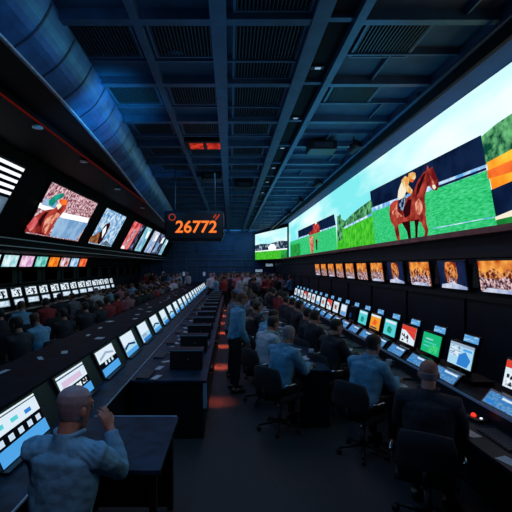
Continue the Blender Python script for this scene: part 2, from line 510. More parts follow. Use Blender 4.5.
def bot(px): return 266 - (2.79 - CAMZ) / VX * (px - 230)   # bottom edge line of the display
pics('racecourse_picture', vw, [
    ('tree', [(337, 216), (345, 221), (352, 214), (362, 206), (372, 199), (374, 216), (344, 228), (338, 232)]),
    ('grass', [(337, 230), (374, 214), (375.5, bot(375.5)), (337, bot(337))]),
    ('rail', [(344, 227), (372, 213), (372, 215.5), (344, 229)]),
    ('tree', [(337, 217), (340.5, 214), (343, 238), (338, 242)]),
    ('navy', [(298, 231), (334, 214), (336, 226), (298.5, 239.5)]),
    ('rail', [(296, 238.5), (336, 225), (336, 227), (296, 241)]),
    ('turf', [(290, 242), (296, 240), (336, 226.5), (337, bot(337)), (290, bot(290))]),
    ('green2', [(291, 245), (300, 243), (301, bot(301)), (291, bot(291))]),
], vq)
pics('racecourse_picture', vw, [
    ('navy', [(370, 191.5), (481, 135), (487.5, 168), (372, 211)]),
    ('turf', [(371, 208), (487, 166), (497.5, 225.5), (375, bot(375))]),
    ('rail', [(371.3, 208), (487, 164), (487.8, 170), (371.8, 212)]),
    ('navy', [(437, 186), (486, 167.5), (486.5, 170), (438, 188)]),
    ('rail', [(433, 228), (494, 216.5), (494.2, 217.5), (433, 229)]),
], vq)
SY = 5.0
pics('sunset_picture', vw, [
    ('tree', [(481, 137), (496, 124), (520, 108), (560, 90), (700, 0), (700, 40), (486, 165)]),
    ('orange', [(486.5, 163), (512, 149), (560, 125), (700, 30), (700, 120), (560, 172), (492, 190)]),
    ('red', [(487, 171), (512, 160), (560, 138), (700, 70), (700, 90), (560, 158), (488, 179)]),
    ('navy', [(491, 190), (512, 181), (560, 168), (700, 110), (700, 170), (496, 218)]),
    ('cream', [(495, 217), (512, 210), (560, 200), (700, 168), (700, 174), (496, 221)]),
    ('green2', [(496, 220), (700, 172), (700, bot(700)), (497.5, bot(497.5))]),
], vq)
def c2(p): return [(385 + x * .1662, 160 + y * .1662) for x, y in p]
def vq2(px, py, lay=0): return vq(px, py, lay + 6)
pics('horse_picture', vw, [
    ('horse', c2([(55, 245), (80, 240), (120, 235), (150, 215), (175, 180), (190, 140), (205, 110), (230, 75), (248, 65), (255, 30), (266, 56), (285, 38), (295, 65), (305, 90), (322, 130), (325, 160), (310, 185), (285, 178), (270, 160), (258, 150), (250, 180), (240, 215), (240, 250), (246, 300), (240, 345), (225, 375), (175, 368), (150, 372), (105, 380), (55, 400), (35, 370), (25, 320), (30, 270)])),
    ('horse', c2([(55, 395), (85, 368), (80, 400), (88, 450), (92, 488), (75, 485), (62, 440)])),
    ('horsed', c2([(100, 375), (150, 365), (152, 400), (158, 480), (141, 478), (132, 430)])),
    ('horsed', c2([(176, 360), (206, 355), (198, 400), (196, 466), (182, 468), (181, 400)])),
    ('horse', c2([(215, 370), (246, 330), (250, 380), (261, 420), (255, 456), (235, 460), (241, 430)])),
    ('horsel', c2([(180, 260), (205, 230), (222, 250), (228, 300), (205, 335), (185, 310)])),
    ('horsel', c2([(50, 280), (70, 262), (75, 310), (110, 340), (60, 350), (42, 320)])),
    ('horsed', c2([(105, 300), (140, 240), (160, 235), (150, 330), (120, 350)])),
    ('horsed', c2([(195, 150), (232, 85), (245, 78), (225, 140), (200, 200), (185, 215)])),
    ('horsel', c2([(270, 92), (288, 118), (300, 150), (287, 152), (276, 122)])),
    ('cream', c2([(284, 150), (300, 148), (308, 165), (298, 178), (286, 168)])),
    ('cloth', c2([(80, 245), (132, 198), (125, 240), (108, 305), (78, 292)])),
    ('cream', c2([(92, 150), (105, 120), (128, 140), (130, 185), (112, 225), (86, 240), (76, 225), (80, 185)])),
    ('silk', c2([(98, 122), (122, 96), (150, 110), (140, 150), (166, 182), (160, 204), (136, 196), (112, 165)])),
    ('silk', c2([(138, 100), (142, 82), (165, 72), (182, 78), (186, 104), (176, 120), (152, 118)])),
    ('red', c2([(150, 112), (176, 118), (168, 135), (150, 130)])),
], vq2)
pics('horse_picture', vw, [
    ('horse', [(309, 233), (314, 228), (317, 224), (319.5, 226), (320, 232), (318, 236), (318.5, 243), (316, 243.5), (315, 240), (313, 253.5), (311.5, 253.5), (311, 248), (309, 240)]),
    ('horsel', [(309, 237), (313, 236), (314, 246), (312.8, 254), (311.3, 254), (310, 246)]),
    ('silkred', [(313, 226), (316.5, 222), (319, 225), (317, 231), (313.5, 233)]),
    ('cream', [(314.5, 222.5), (316.5, 221), (317, 223), (315.5, 225)]), ('horsed', [(315.5, 240), (317, 239), (317.5, 250), (316.3, 250)]),
], vq2)
# separate screen at the end, turned across the corner
A, B = Vector((3.72, 26.0, 0)), Vector((2.04, FAR - .25, 0))
NE = Vector(((B - A).y, -(B - A).x, 0)).normalized()
if NE.dot(Vector((0, 0, 0)) - A) < 0: NE = -NE
ew = thing('video_wall', 'smaller video screen showing a green racecourse across the far right corner', 'screen')
def eq(px, py, lay=0): return trace(px, py, A + NE * .002 * lay, NE)
def ez(p, z): return Vector((p.x, p.y, z))
t = MB(); bk = -NE * .12
t._add([ez(A, 2.66), ez(B, 2.66), ez(B, 4.82), ez(A, 4.82), ez(A, 2.66) + bk, ez(B, 2.66) + bk, ez(B, 4.82) + bk, ez(A, 4.82) + bk],
       [[3, 2, 1, 0][::-1], [4, 5, 6, 7], [0, 1, 5, 4], [1, 2, 6, 5], [2, 3, 7, 6], [3, 0, 4, 7]], 0)
t.build('cabinet', 'black', ew)
def em(u, z, lay=1): return ez(A.lerp(B, u), z) + NE * (.002 * lay + .002)
MB().quad(em(0.0, 2.72), em(1, 2.72), em(1, 4.76), em(0, 4.76)).build('display', E['sky'], ew, norm=False)
E['course'] = emit('picture_stands', '#20334e', .9, '#b8cfd8', 2.6, .5, .66, stretch=(1, 1, 1.6))
t = MB()
def epoly(pts, mi, lay): t.poly([em(u, z, lay) for u, z in pts], mi)
epoly([(0, 2.72), (1, 2.72), (1, 3.38), (0, 3.33)], 0, 2)
epoly([(0, 3.33), (1, 3.38), (1, 3.88), (.8, 3.93), (.5, 3.84), (.2, 3.95), (0, 3.85)], 1, 2)
epoly([(.3, 3.36), (.52, 3.36), (.54, 3.6), (.46, 3.82), (.36, 3.76), (.3, 3.58)], 2, 3)
epoly([(0, 3.30), (1, 3.35), (1, 3.42), (0, 3.38)], 2, 3)
epoly([(0, 2.72), (.16, 2.72), (.17, 3.2), (0, 3.3)], 3, 3)
t.build('racecourse_picture', [E['grass'], E['course'], E['white'], E['green2']], ew, norm=False)

# ------------------------------------------------------------------ tilted screens on the left bulkhead
TV = Vector((BT[0] - BB[0], 0, BT[1] - BB[1])).normalized()      # up the tilted face
TN = Vector((TV.z, 0, -TV.x))                                   # out of the face, to the room
FB = Vector((BB[0], 0, BB[1]))
LH = 1.44; LV0 = .24


def tl(y, v, out=0.0):
    p = FB + TV * (LV0 + v * LH) + TN * (.05 + out); return Vector((p.x, y, p.z))


E['crowdp'] = emit('picture_pink_crowd', '#7a3848', 1.0, '#f0ccd4', 13, .42, .6)
E['track'] = emit('picture_track', '#6f9cc8', 1.0, '#9cbfe0', 2)
E['bw'] = emit('picture_slate', '#4a6076', .9, '#6c8498', 2)
E['blacks'] = emit('picture_black', '#05070c', .5)
E['skyb'] = emit('picture_blue_spray', '#4a90c8', 1.0, '#d8ecf8', 6, .40, .62)
E['brown'] = emit('picture_brown', '#5a3018', 1.0, '#a06a40', 4)
E['teal'] = emit('picture_teal', '#0f7a6a', 1.0, '#22a890', 4)
E['redb'] = emit('picture_red_blur', '#c03038', 1.0, '#f0888a', 2.6)
E['cyanb'] = emit('picture_cyan_blur', '#5fb4cc', .95, '#c0e8f0', 2.4)
E['lav'] = emit('picture_lavender_blur', '#8aa0d0', .95, '#e0e4f4', 2.8)
E['dusk'] = emit('picture_dusk', '#241c34', .9, '#7c8cb0', 3, .5, .65)
ldesc = [
    (6.2, 8.64, 'bw', 'tilted wall screen with black and white stripes, nearest on the left bulkhead'),
    (10.02, 13.46, 'crowdp', 'tilted wall screen of a brown horse and jockey before a pink crowd'),
    (14.47, 17.2, 'skyb', 'tilted wall screen with a dark horse shape on pale blue spray'),
    (18.7, 20.9, 'redb', 'tilted wall screen with a blurred red picture, fourth from the camera'),
    (21.4, 22.9, 'cyanb', 'tilted wall screen with a pale cyan picture beside the red one'),
    (23.8, 25.6, 'lav', 'tilted wall screen with a lavender white picture, third from the far end'),
    (25.9, 28.1, 'dusk', 'tilted wall screen with a dark dusky picture, second from the far end'),
    (28.5, 29.7, 'cyanb', 'narrow tilted wall screen with a cyan picture at the far end'),
]
for y0, y1, m, lab in ldesc:
    s = thing('wall_screen', lab, 'screen', (0, 0, 0), 0, 'tilted screens on the left bulkhead')
    t = MB(); a = .04
    o1 = [tl(y0 - a, -.03, -.05), tl(y1 + a, -.03, -.05), tl(y1 + a, 1.03, -.05), tl(y0 - a, 1.03, -.05)]
    o2 = [p + TN * .045 for p in o1]
    t._add(o1 + o2, [[0, 1, 2, 3], [4, 5, 6, 7], [0, 1, 5, 4], [1, 2, 6, 5], [2, 3, 7, 6], [3, 0, 4, 7]], 0)
    t.build('housing', 'black', s)
    MB().quad(tl(y0, 0), tl(y1, 0), tl(y1, 1), tl(y0, 1)).build('display', E[m], s, norm=False)
    def lq(px, py, lay=0, fn=None): return trace(px, py, Vector((tl(0, 0).x, 0, tl(0, 0).z)) + TN * .002 * lay, TN)
    def uv(u, v, lay=0): return tl(y0 + (y1 - y0) * u, v, .002 * lay)
    def c4(p): return [(10 + x * .2344, 170 + y * .2344) for x, y in p]
    if m == 'bw':
        pics('striped_picture', s, [('white' if k % 2 else 'blacks', [(0, .50 + k * .05), (1, .50 + k * .05), (1, .55 + k * .05), (0, .55 + k * .05)]) for k in range(10)], uv)
    elif m == 'crowdp':
        pics('horse_picture', s, [
            ('track', c4([(205, 200), (333, 228), (282, 300), (170, 282)])),
            ('white', c4([(128, 140), (240, 185), (338, 205), (330, 226), (225, 205), (120, 160)])),
            ('track', c4([(150, 120), (190, 130), (240, 168), (200, 165), (135, 148)])),
            ('horse', c4([(60, 262), (78, 235), (110, 195), (150, 172), (190, 165), (215, 140), (245, 130), (240, 165), (215, 195), (190, 225), (165, 275), (150, 280), (110, 270)])),
            ('horsel', c4([(150, 210), (200, 180), (215, 190), (175, 235), (150, 272), (135, 265)])),
            ('redb', c4([(70, 240), (105, 200), (130, 205), (100, 250), (85, 262)])),
            ('horsed', c4([(120, 215), (150, 180), (165, 178), (140, 215), (128, 245)])),
            ('teal', c4([(165, 130), (195, 105), (232, 98), (228, 115), (200, 130), (180, 155), (166, 150)])),
            ('red', c4([(212, 130), (228, 122), (245, 130), (244, 148), (225, 150), (213, 145)])),
            ('cream', c4([(196, 150), (212, 140), (222, 152), (205, 170)])),
        ], lq)
    elif m == 'skyb':
        pics('horse_picture', s, [
            ('brown', c4([(335, 305), (345, 285), (372, 270), (385, 262), (380, 300), (370, 316)])),
            ('horsed', c4([(372, 312), (385, 265), (405, 235), (425, 222), (428, 235), (415, 262), (395, 300), (380, 318)])),
            ('white', c4([(395, 255), (412, 238), (408, 262), (392, 290)])),
            ('bw', c4([(410, 300), (432, 320), (425, 326), (385, 318)])),
        ], lq)
    elif m == 'redb':
        pics('blurred_picture', s, [('dusk', [(.6, 0), (1, 0), (1, 1), (.75, 1)]), ('crowdp', [(.1, .1), (.3, .1), (.55, .7), (.35, .8)]), ('white', [(.02, .0), (.3, 0), (.2, .12), (.02, .1)])], uv)
    elif m in ('cyanb', 'lav', 'dusk'):
        pics('blurred_picture', s, [('track', [(.1, .05), (.5, .1), (.6, .5), (.2, .6)]), ('white', [(.6, .55), (.9, .6), (.85, .9), (.55, .85)])], uv)

# small row of screens under the bulkhead
scol = [('#86d8e0', '#e0f4f4'), ('#88d0d8', '#e8f8fa'), ('#c888c0', '#f6dcee'), ('#2fa8a0', '#9fe4d8'), ('#e05a18', '#ffa030'), ('#a02838', '#f0e0e4'), ('#5a9cd8', '#d4ecff'), ('#d83c20', '#ff8a50')]
snam = ['pale cyan', 'light turquoise', 'pink and white', 'teal green', 'orange', 'dark red and white', 'light blue', 'red orange']
for k in range(8):
    y0 = 10.55 + k * .98; y1 = y0 + .80
    s = thing('hanging_screen', 'small %s screen in the row under left bulkhead, %s from the camera' % (snam[k], ORD[k]), 'screen', (-6.6, y0, 2.2), 0, 'small screens under the left bulkhead')
    sh = .12
    def hp(y, z, out=0): return (z / .36 * sh + out, y, z)
    t = MB(); t._add([hp(-.03, -.02, -.006), hp(.83, -.02, -.006), hp(.83, .36, -.006), hp(-.03, .36, -.006), hp(-.03, -.02, -.07), hp(.83, -.02, -.07), hp(.83, .36, -.07), hp(-.03, .36, -.07)],
                     [[0, 1, 2, 3], [4, 5, 6, 7], [0, 1, 5, 4], [1, 2, 6, 5], [2, 3, 7, 6], [3, 0, 4, 7]])
    t.build('housing', 'black', s)
    m1 = emit('small_screen_picture', scol[k][0], 1.0, scol[k][1], 4.5, .42, .6)
    MB().quad(hp(0, 0), hp(.8, 0), hp(.8, .34), hp(0, .34)).build('display', m1, s, norm=False)
    MB().box(.06, .09, .37, .43, .355, .41).build('bracket', 'black', s)

# monitors on the right wall
E['amber'] = emit('picture_amber_sky', '#b83c14', 1.0, '#ffb050', 5.0, .36, .66)
E['crowdw'] = emit('picture_white_crowd', '#3a1a38', 1.0, '#f0c8c8', 24, .44, .62)
E['dustc'] = emit('picture_brown_crowd', '#5a2018', 1.0, '#f0a060', 20, .42, .62)
E['amberd'] = emit('picture_amber_dark', '#7a2810', 1.0, '#f09040', 9, .42, .6)
E['dnavy'] = emit('picture_deep_navy', '#101a3c', .9, '#1c2a50', 3)
MW, MH = .76, .43
def monitor_local(y, z, out=0): return (-(z / MH) * .06 - out, y, z)
for k in range(12):
    y0 = 3.815 + k * 1.085
    kind = 'bust' if k in (2, 4) else 'full'
    s = thing('wall_monitor', 'wall monitor with an orange %s picture, %s from the camera under the video wall' % ('crowd' if kind == 'full' else 'navy figure', ORD[k]), 'screen', (3.56, y0, 1.86), 0, 'monitors along the right wall')
    f = monitor_local
    t = MB(); a = .025
    q = [f(-a, -a, -.004), f(MW + a, -a, -.004), f(MW + a, MH + a, -.004), f(-a, MH + a, -.004)]
    q2 = [(p[0] + .05, p[1], p[2]) for p in q]
    t._add(q + q2, [[0, 1, 2, 3], [4, 5, 6, 7], [0, 1, 5, 4], [1, 2, 6, 5], [2, 3, 7, 6], [3, 0, 4, 7]]); t.build('bezel', 'gloss', s)
    MB().quad(f(MW, 0), f(0, 0), f(0, MH), f(MW, MH)).build('display', E['amber'] if kind == 'full' else E['dnavy'], s, norm=False)
    def mu(u, v, lay=0): return f(MW * (1 - u), MH * v, .0015 * lay)
    if kind == 'full':
        rr = random.Random(k); L = [('dustc', [(0, .2), (1, .2), (1, .62), (.8, .74), (.62, .6), (.4, .78), (.2, .62), (0, .7)]), ('crowdw', [(0, 0), (1, 0), (1, .42)] + [(1 - j / 8, .42 + rr.uniform(-.08, .12)) for j in range(1, 8)] + [(0, .5)]), ]
        if k % 2: L.append(('lav', [(.05, 0), (.95, 0), (.8, .12), (.2, .14)]))
    else:
        L = [('amberd', [(.3, .22), (.62, .2), (.72, .5), (.7, .95), (.55, 1), (.3, .98), (.24, .6)]), ('dustc', [(.35, .2), (.65, .18), (.68, .6), (.5, .86), (.34, .6)]), ('crowdw', [(.36, .2), (.62, .19), (.6, .38), (.4, .42)]), ('lav', [(.05, 0), (1, 0), (1, .1), (.62, .2), (.55, .28), (.4, .2), (.08, .14)])]
    pics('crowd_picture', s, L, mu)
    MB().box(.03, .10, .30, .46, .10, .30).build('bracket', 'black', s)
    if k < 11:
        c = thing('control_panel', 'slim black control strip just beyond the %s wall monitor on the right' % ORD[k], 'panel', (3.575, y0 + MW + .09, 1.9), 0, 'control strips between the wall monitors')
        MB().box(.0, .07, .0, .15, 0, .36, bev=.006).build('body', 'black', c)
        for z in (.08, .18, .28):
            MB().box(-.008, -.0005, .03, .11, z, z + .014).build('button', 'grille', c)

# ------------------------------------------------------------------ hanging number sign and ceiling fittings
M['digit'] = emit('orange_digit', '#ff7a30', 1.15)
M['redglow'] = emit('sign_red_mark', '#c04028', .8)
SGY = 11.0
sg = thing('number_sign', 'black hanging number display with glowing orange digits', 'sign', (-.97, SGY, 2.88))
MB().prism([(-.80, .10), (-.70, .0), (.72, .02), (.80, .20), (.80, .80), (.74, .86), (-.82, .86), (-.84, .80)], 'y', 0, .22).build('housing', 'gloss', sg)
MB().box(-.78, .76, -.012, -.0005, .10, .80, bev=.004).build('face', 'black', sg)
for x in (-.55, .55):
    MB().tube([(x, .11, .86), (x, .11, CEIL - 2.88)], .015, 8).build('hanger_rod', 'grille', sg)
def font(name, txt, size, loc, m, parent, rot=(R(90), 0, 0), ext=.006, shear=0.0):
    c = bpy.data.curves.new(name, 'FONT'); c.body = txt; c.size = size; c.extrude = ext; c.align_x = 'CENTER'; c.align_y = 'CENTER'; c.shear = shear; c.offset = .008
    o = bpy.data.objects.new(name, c); COL.objects.link(o); c.materials.append(M[m]); o.parent = parent; o.location = loc; o.rotation_euler = rot
    return o
fo = font('digits', '26772', .46, (.03, -.022, .40), 'digit', sg, shear=.08)
bpy.context.view_layer.update()
dm = bpy.data.meshes.new_from_object(fo.evaluated_get(bpy.context.evaluated_depsgraph_get()))
do_ = bpy.data.objects.new('digits', dm); COL.objects.link(do_); do_.parent = sg; do_.location = fo.location; do_.rotation_euler = fo.rotation_euler
bpy.data.objects.remove(fo); do_.name = 'digits'
t = MB(); t.tube([(-.62 + .085 * math.cos(a * math.pi / 10), -.02, .68 + .085 * math.sin(a * math.pi / 10)) for a in range(20)], .012, 6, closed=True)
t.build('round_mark', 'redglow', sg)
t = MB()
for x, z in ((.50, .66), (.60, .66), (.55, .60)):
    t.poly([(x, -.016, z), (x + .04, -.016, z), (x + .10, -.016, z + .1), (x + .06, -.016, z + .1)])
t.build('slash_mark', 'redglow', sg)

M['redlamp'] = emit('red_ceiling_lamp', '#d03a26', 1.0, '#7a1414', 5)
rl = thing('ceiling_light', 'red oblong lit panel set in the ceiling grid', 'light', (-1.0, 8.72, CEIL - .09))
MB().box(0, .86, 0, .62, .02, .09, bev=.008).build('housing', 'black', rl)
for x in (.10, .48):
    MB().box(x, x + .30, .12, .50, .004, .019).build('lamp_panel', 'redlamp', rl)

def spotlight(loc, lab, rz):
    s = thing('ceiling_spotlight', lab, 'light', loc, rz, 'spotlights under the ceiling')
    MB().tube([(0, 0, 0), (0, 0, -.14)], .018, 8).build('stem', 'black', s)
    MB().box(-.02, .02, -.09, .09, -.20, -.14).build('yoke', 'black', s)
    mtx = Matrix.Translation((0, 0, -.24)) @ Matrix.Rotation(R(60), 4, 'X')
    t = MB(); t.lathe([(.04, -.14), (.075, -.12), (.08, .0), (.10, .10), (.11, .14), (.10, .14), (.09, .11)], n=16)
    bmesh.ops.transform(t.bm, matrix=mtx, verts=list(t.bm.verts)); h = t.build('lamp_head', 'black', s)
    t = MB(); t.lathe([(.088, .10), (.088, .108)], n=16); bmesh.ops.transform(t.bm, matrix=mtx, verts=list(t.bm.verts)); t.build('lens', 'chrome', h)
for k, (x, y, rz) in enumerate(((2.66, 8.6, .6), (2.7, 12.4, .9), (2.75, 15.8, .5), (2.8, 19.5, .8))):
    spotlight((x, y, CEIL - .0), 'black ceiling spotlight near the video wall, %s from the camera' % ORD[k], rz)
rg = thing('ceiling_speaker', 'small round ring-shaped speaker in the ceiling near the second column', 'speaker', (-.72, 5.35, CEIL + .055))
MB().lathe([(.10, -.03), (.13, -.03), (.13, 0), (.10, 0)], n=24).build('ring', 'beam', rg)
MB().lathe([(.098, -.02), (.098, -.01)], n=24).build('speaker_cone', 'grille', rg)
M['slotlamp'] = emit('slot_lamp', '#8fb4d8', .8)
for k in range(7):
    s = thing('slot_light', 'small pale lamp in the dark ceiling slot, %s from the camera' % ORD[k], 'light', (1.22, 5.6 + k * 1.9, CEIL + .02), 0, 'lamps in the ceiling slot')
    MB().box(-.09, .09, -.05, .05, -.03, 0, bev=.006).build('housing', 'black', s)
    MB().box(-.03, .05, -.025, .025, -.036, -.0305).build('lamp_panel', 'slotlamp', s)
for k, (x, y) in enumerate(((2.05, 9.0), (-.55, 12.0), (.45, 13.2))):
    pr = thing('ceiling_unit', 'black box-shaped fitting under the ceiling, %s' % ('right of the dark slot', 'behind the number sign', 'over the centre of the hall')[k], 'fixture', (x, y, CEIL - .22), 0)
    MB().box(-.3, .3, -.25, .25, 0, .2, bev=.02).build('body', 'black', pr)
    MB().box(-.2, .2, -.26, -.252, .05, .15).build('front_grille', 'grille', pr)
pp = thing('conduit', 'thin grey conduit pipe running along the ceiling before the video wall', 'pipe', (0, 0, 0))
MB().tube([(2.95, 3.0, CEIL - .14), (2.95, 30.0, CEIL - .14)], .025, 8).build('pipe_run', 'beam', pp)
for k in range(12):
    MB().box(2.915, 2.985, 4 + k * 2.2, 4.05 + k * 2.2, CEIL - .16, CEIL - .08).build('clip', 'grille', pp)

# far wall signs and lamps
M['signw'] = emit('small_sign', '#9fc0d8', .8, '#1a2a40', 30, .45, .55)
for k, (x, z, lab) in enumerate(((2.35, 1.84, 'small pale lit sign low on the dark far wall'), (3.2, 2.3, 'small pale lit sign under the far right video screen'))):
    s = thing('wall_sign', lab, 'sign', (x, FAR - .06, z))
    MB().box(-.32, .32, 0, .06, -.15, .15, bev=.008).build('housing', 'black', s)
    MB().box(-.28, .28, -.008, -.0005, -.11, .11).build('face', 'signw', s)
M['lampw'] = emit('far_lamp', '#7890b0', .5)
for k, x in enumerate((-5.4, -3.75, -2.1)):
    s = thing('wall_lamp', 'small pale lamp on the far wall, %s' % ('below the leftmost tilted screens', 'middle of the three', 'below the hanging number sign')[k], 'light', (x, FAR - .1, 1.55), 0, 'lamps on the far wall')
    MB().box(-.06, .06, .03, .10, -.1, .1).build('backplate', 'grille', s)
    MB().lathe([(.02, -.16), (.09, -.1), (.11, .08), (.05, .2)], n=12).build('lamp_shade', 'lampw', s)

# ------------------------------------------------------------------ step lights on the desk side, washing the aisle floor orange
M['steplens'] = emit('orange_step_lens', '#d8502c', .8)
for k in range(7):
    y = 6.55 + k * 2.25
    s = thing('step_light', 'small orange step light low on the aisle desk side, %s from the camera' % ORD[k], 'light', (-.33, y, .50), 0, 'step lights along the aisle')
    MB().box(0, .05, -.10, .10, 0, .07, bev=.008).build('housing', 'black', s)
    MB().box(.008, .042, -.08, .08, -.005, -.0005).build('lens', 'steplens', s)
    l = spot('step_lamp', (0, 0, 0), (.17, 0, -1), 34 + 9 * k if k else 14, (1.0, 0.15, 0.055), 78, 1.0, .04)
    l.parent = s; l.location = (.03, 0, -.02)

# ------------------------------------------------------------------ consoles, counters, desks
con = thing('console', 'long dark console carrying the left row of lit terminals', 'console')
MB().prism([(-1.3, .02), (-1.34, .72), (-1.34, .74), (-1.60, .74), (-1.78, 1.10), (-2.48, 1.10), (-2.48, .02)], 'y', 1.2, 28).build('body', 'desk', con)
MB().box(-2.52, -1.775, 1.2, 28, 1.10, 1.125, bev=.006).build('top_shelf', 'contop', con)
MB().box(-1.62, -1.30, 1.2, 28, .74, .76, bev=.005).build('work_ledge', 'desktop', con)
MB().box(-2.44, -1.36, 1.25, 27.9, 0, .02).build('plinth', 'black', con)
MB().box(-1.30, -1.292, 1.2, 28, .742, .758).build('edge_strip', 'edge', con)

def leg_frames(root, x0, x1, ys, zt):
    for y in ys:
        for x in (x0, x1 - .05):
            MB().box(x, x + .05, y, y + .05, 0, zt).build('leg', 'black', root)

dk = thing('desk', 'long dark desk between the left console and the aisle', 'desk')
MB().box(-1.285, -.30, 5.1, 20.0, .725, .76, bev=.006).build('desk_top', 'desktop', dk)
MB().box(-1.25, -.34, 5.14, 5.17, 0, .725).build('end_panel', 'black', dk)
MB().box(-.36, -.33, 5.17, 19.9, .08, .725).build('side_panel', 'black', dk)
MB().box(-.345, -.296, 5.11, 5.125, .40, .72).build('corner_post', 'edge', dk)
leg_frames(dk, -1.25, -.40, (5.3, 10, 15, 19.8), .725)
dk = thing('desk', 'short dark desk in front, beside the man raising his hand', 'desk')
MB().box(-1.285, -.48, 2.75, 3.74, .78, .815, bev=.006).build('desk_top', 'desktop', dk)
MB().box(-1.27, -.50, 3.733, 3.748, .80, .818).build('edge_strip', 'edge', dk)
MB().box(-1.25, -.52, 3.60, 3.63, .05, .78).build('back_panel', 'black', dk)
leg_frames(dk, -1.25, -.52, (2.82, 3.64), .78)
dk = thing('desk', 'long narrow centre desk strewn with papers right of the aisle', 'desk')
MB().box(.92, 1.38, 5.45, 18.5, .765, .80, bev=.006).build('desk_top', 'desktop', dk)
MB().box(1.12, 1.16, 5.5, 18.4, .1, .765).build('modesty_panel', 'black', dk)
MB().box(1.0, 1.36, 5.46, 5.49, .03, .765).build('end_panel', 'black', dk)
leg_frames(dk, .97, 1.35, (5.5, 9.8, 14, 18.3), .765)
ct = thing('counter', 'long dark counter carrying the right row of terminals', 'counter')
MB().box(1.97, 2.42, 2.0, 17.2, .745, .78, bev=.006).build('work_ledge', 'desk', ct)
MB().prism([(2.40, .02), (2.40, .90), (2.98, .90), (2.98, .02)], 'y', 2.0, 17.2).build('body', 'desk', ct)
MB().box(2.395, 3.0, 2.0, 17.2, .90, .92, bev=.004).build('top_shelf', 'desk', ct)
MB().box(2.385, 2.394, 2.0, 17.2, .895, .92).build('edge_strip', 'edge', ct)
MB().box(2.44, 2.94, 2.05, 17.1, 0, .02).build('plinth', 'black', ct)
leg_frames(ct, 2.02, 2.10, (2.1, 6, 10, 14, 17.0), .745)
ft = thing('counter', 'dark raised counter carrying the white monitors along the left wall', 'counter')
MB().box(-6.95, -6.15, 8.0, 23.2, .86, .90, bev=.006).build('work_ledge', 'desk', ft)
MB().box(-6.9, -6.3, 8.05, 23.1, 0, .86).build('body', 'desk', ft)

# ------------------------------------------------------------------ terminals
def screen_mesh(name, x0, x1, z0, z1, fy, layers):
    """display with uv pictures; fy(z) gives local y of the face; layers [(mat, [(u,v)...])]"""
    t = MB(); mats = []
    def p(u, v, lay): return (x0 + (x1 - x0) * u, fy(z0 + (z1 - z0) * v) - .0012 * lay, z0 + (z1 - z0) * v)
    for i, (m, pts) in enumerate(layers):
        if m not in mats: mats.append(m)
        t.poly([p(u, v, i) for u, v in pts], mats.index(m))
    o = t.build(name, [E[m] for m in mats], None, norm=False)
    me = o.data; bpy.data.objects.remove(o)
    return me

FULL = [(0, 0), (1, 0), (1, 1), (0, 1)]
def rect(a, b, c, d): return [(a, b), (c, b), (c, d), (a, d)]
for nm, c in (('s_white', '#dcecf8'), ('s_lblue', '#4fa4e8'), ('s_cyan', '#58d0d8'), ('s_orange', '#f0a030'), ('s_green', '#18b878'), ('s_red', '#d84030'), ('s_blue', '#2f80d0'),
              ('s_grey', '#9ab0c8'), ('s_black', '#06090f'), ('s_pale', '#a8d8f0'), ('s_icon', '#c8dcf0'), ('s_navy', '#183060'), ('s_pink', '#d8c0dc')):
    E[nm] = emit('screen_' + nm[2:], c, 1.0)
E['s_text'] = emit('screen_text', '#dcecf8', 1.0, '#5a84b0', 30, .5, .6, stretch=(.4, 1, 3))
E['s_touch'] = emit('screen_touch_blue', '#4088cc', .8, '#74b0e4', 40, .46, .62, stretch=(.6, 1, 2))
E['s_strip'] = emit('screen_strip_blue', '#5aa8e8', .9, '#a8d8f8', 20, .5, .62, stretch=(.5, 1, 2))
E['s_bwn'] = emit('screen_contrast', '#e8f2fc', 1.05, '#101828', 14, .46, .52)

# right terminal (local: faces -Y, x along the counter, base on the counter top)
def right_fy(z): return (z - .16) * .2 - .0
RT = thing('betting_terminal', None, 'terminal')
MB().box(-.24, .24, .03, .26, 0, .05, bev=.01).build('base', 'black', RT)
MB().prism([(.06, .05), (.12, .05), (.16, .38), (.10, .38)], 'x', -.05, .05).build('stand', 'black', RT)
def slab(t, x0, x1, z0, z1, fy, th, mi=0):
    t._add([(x0, fy(z0), z0), (x1, fy(z0), z0), (x1, fy(z1), z1), (x0, fy(z1), z1), (x0, fy(z0) + th, z0), (x1, fy(z0) + th, z0), (x1, fy(z1) + th, z1), (x0, fy(z1) + th, z1)],
           [[0, 1, 2, 3], [4, 5, 6, 7], [0, 1, 5, 4], [1, 2, 6, 5], [2, 3, 7, 6], [3, 0, 4, 7]], mi)
t = MB(); slab(t, -.245, .245, .145, .425, lambda z: right_fy(z) + .004, .05); mon = t.build('monitor', 'gloss', RT)
rvar = []
def RS(layers): return screen_mesh('monitor_screen', -.23, .23, .16, .41, right_fy, layers)
rvar.append(('white and red', RS([('s_white', FULL), ('s_red', rect(0, .72, 1, 1)), ('s_red', [(.3, .72), (1, .3), (1, .72)]), ('s_bwn', rect(.08, .08, .6, .5))])))
rvar.append(('green', RS([('s_green', FULL), ('s_cyan', rect(.12, .3, .7, .36)), ('s_cyan', rect(.12, .5, .8, .55)), ('s_pale', rect(.2, .68, .6, .74)), ('turf', [(.4, .05), (.9, .1), (.95, .5), (.5, .45)])])))
rvar.append(('pale blue', RS([('s_pale', FULL), ('s_grey', rect(0, .88, 1, 1)), ('s_text', rect(.05, .4, .5, .85)), ('s_blue', [(.42, .05), (.85, .05), (.95, .4), (.7, .7), (.45, .5)]), ('s_lblue', rect(.6, .72, .95, .82))])))
rvar.append(('cyan', RS([('s_cyan', FULL), ('s_white', rect(.05, .8, .95, .95)), ('teal', [(.3, .2), (.65, .15), (.75, .45), (.5, .62), (.3, .5)])])))
